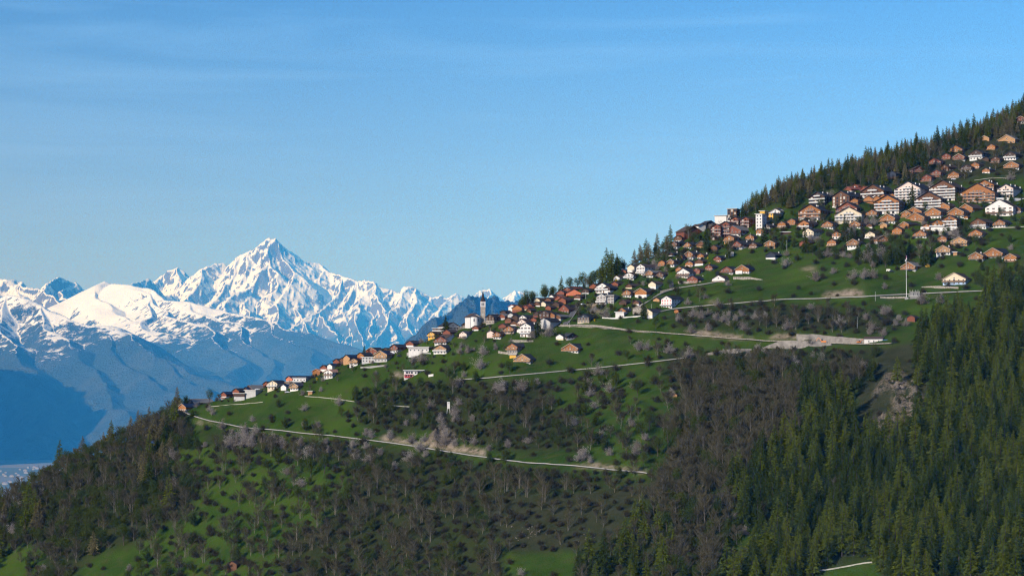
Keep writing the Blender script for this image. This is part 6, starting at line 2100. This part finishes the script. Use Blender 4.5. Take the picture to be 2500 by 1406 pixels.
def tree_label(s):
    k, vi, x, y, z, sc, rz, px, py, hp, zi = s
    b = min(LMARK, key=lambda q: (q[1] - px) ** 2 + 1.6 * (q[2] - (py - hp * .4)) ** 2)
    dx, dy = px - b[1], (py - hp * .4) - b[2]
    lo, hi = ZONES[zi][5]
    f = (sc - lo) / max(hi - lo, .01)
    size = ('low', 'slender', 'sturdy', 'towering' if hp > 60 else 'big')[min(3, max(0, int(f * 4)))]
    dd = math.hypot(dx, dy)
    if dd < 26: rel = 'next to'
    elif abs(dx) > abs(dy) * 1.1: rel = 'beside' if dd < 60 else 'farther out from'
    elif dy > 0: rel = 'just below' if dd < 60 else 'far below'
    else: rel = 'just above' if dd < 60 else 'far above'
    return size + ' ' + KINDS[k][1] + ' ' + rel + ' ' + b[0]


names_done = {}
for kd, px, py, s, lab in SINGLES:
    if s <= 0: continue
    p = at(px, py)
    plant(kd, (px * 7 + py) % len(TREE_ME[kd]), (p.x, p.y, p.z - 0.2), s, (px % 63) / 10.0, lab)

# largest 300 of each kind are things, the rest of a kind is one mass
NAMEK = {'larchb': 'larch'}
by_kind = {}
for s in SPEC: by_kind.setdefault(NAMEK.get(s[0], s[0]), []).append(s)
for kd, lst in by_kind.items():
    # nearest to the middle of the picture count as visible; behind-ridge ones do not
    lst.sort(key=lambda s: -(s[9] * (1.0 if 0 < s[7] < 2500 and s[8] - s[9] * .5 < 1406 else 0.01)))
    nsplit = 70 if kd in ('bush',) else 100
    n_one = 285 - sum(1 for q in SINGLES if NAMEK.get(q[0], q[0]) == kd and q[3] > 0)
    for i, s in enumerate(lst[:n_one]):
        k, vi, x, y, z, sc, rz, px, py, hp, zi = s
        adj = KINDS[k][1]
        lab = tree_label(s)
        plant(k, vi, (x, y, z), sc, rz, lab, (adj + 's ' + lab.split(adj + ' ')[1]).replace('bushs', 'bushes').replace('cherrys', 'cherries').replace('larchs', 'larches'), split=i < nsplit)
    rest = lst[n_one:]
    if not rest: continue
    real = sorted(set(s[0] for s in rest))
    for k in real:
        sub = [s for s in rest if s[0] == k]
        me = bpy.data.meshes.new(KINDS[k][0] + '_mass')
        me.from_pydata([(s[2], s[3], s[4]) for s in sub], [], [])
        for an, dt, vals in (('tsize', 'FLOAT', [s[5] for s in sub]), ('trot', 'FLOAT', [s[6] for s in sub]), ('tvar', 'INT', [s[1] for s in sub])):
            at_ = me.attributes.new(an, dt, 'POINT'); at_.data.foreach_set('value', vals)
        o = obj(KINDS[k][0] + '_wood' if k != 'larchb' else 'brown_larch_wood', me)
        tag(o, {'spruce': 'mass of farther spruces filling the dense woods', 'larch': 'mass of farther green larches in the woods', 'larchb': 'mass of brownish larches on the upper slope', 'bare': 'mass of farther leafless trees in the woods',
                'blossom': 'mass of farther blossoming trees', 'leafy': 'mass of farther green leafy trees', 'bush': 'mass of farther bushes and scrub'}[k], 'wood', kind='stuff')
        ng = bpy.data.node_groups.new(KINDS[k][0] + '_scatter', 'GeometryNodeTree')
        ng.interface.new_socket('Geometry', in_out='INPUT', socket_type='NodeSocketGeometry')
        ng.interface.new_socket('Geometry', in_out='OUTPUT', socket_type='NodeSocketGeometry')
        N = ng.nodes; Lg = ng.links
        gi_ = N.new('NodeGroupInput'); go = N.new('NodeGroupOutput')
        iop = N.new('GeometryNodeInstanceOnPoints')
        jg = N.new('GeometryNodeJoinGeometry')
        for vi in range(len(TREE_ME[k]) - 1, -1, -1):
            # geometry source: one of the single-mesh trees standing in the picture
            src = next((ob for ob in scene.objects if ob.type == 'MESH' and ob.data == TREE_ME[k][vi][0] and ob.parent is None), None)
            if src is None:
                s0 = sub[0]
                src = plant(k, vi, (s0[2] + 3, s0[3] + 3, ground(s0[2] + 3, s0[3] + 3)), s0[5], 1.0, KINDS[k][1] + ' ' + ZONES[s0[10]][1], KINDS[k][1] + 's ' + ZONES[s0[10]][1], split=False)
            oi = N.new('GeometryNodeObjectInfo'); oi.inputs['Object'].default_value = src; oi.inputs['As Instance'].default_value = True
            Lg.new(oi.outputs['Geometry'], jg.inputs[0])
        na = {}
        for an, dt in (('tsize', 'FLOAT'), ('trot', 'FLOAT'), ('tvar', 'INT')):
            q = N.new('GeometryNodeInputNamedAttribute'); q.data_type = dt; q.inputs['Name'].default_value = an; na[an] = q.outputs['Attribute']
        cxyz = N.new('ShaderNodeCombineXYZ'); Lg.new(na['trot'], cxyz.inputs['Z'])
        e2r = N.new('FunctionNodeEulerToRotation'); Lg.new(cxyz.outputs[0], e2r.inputs[0])
        Lg.new(gi_.outputs[0], iop.inputs['Points']); Lg.new(jg.outputs[0], iop.inputs['Instance'])
        iop.inputs['Pick Instance'].default_value = True
        Lg.new(na['tvar'], iop.inputs['Instance Index']); Lg.new(e2r.outputs[0], iop.inputs['Rotation']); Lg.new(na['tsize'], iop.inputs['Scale'])
        Lg.new(iop.outputs[0], go.inputs[0])
        md = o.modifiers.new('scatter', 'NODES'); md.node_group = ng
print('trees', {k: len(v) for k, v in by_kind.items()}, 'objects', len(scene.objects))
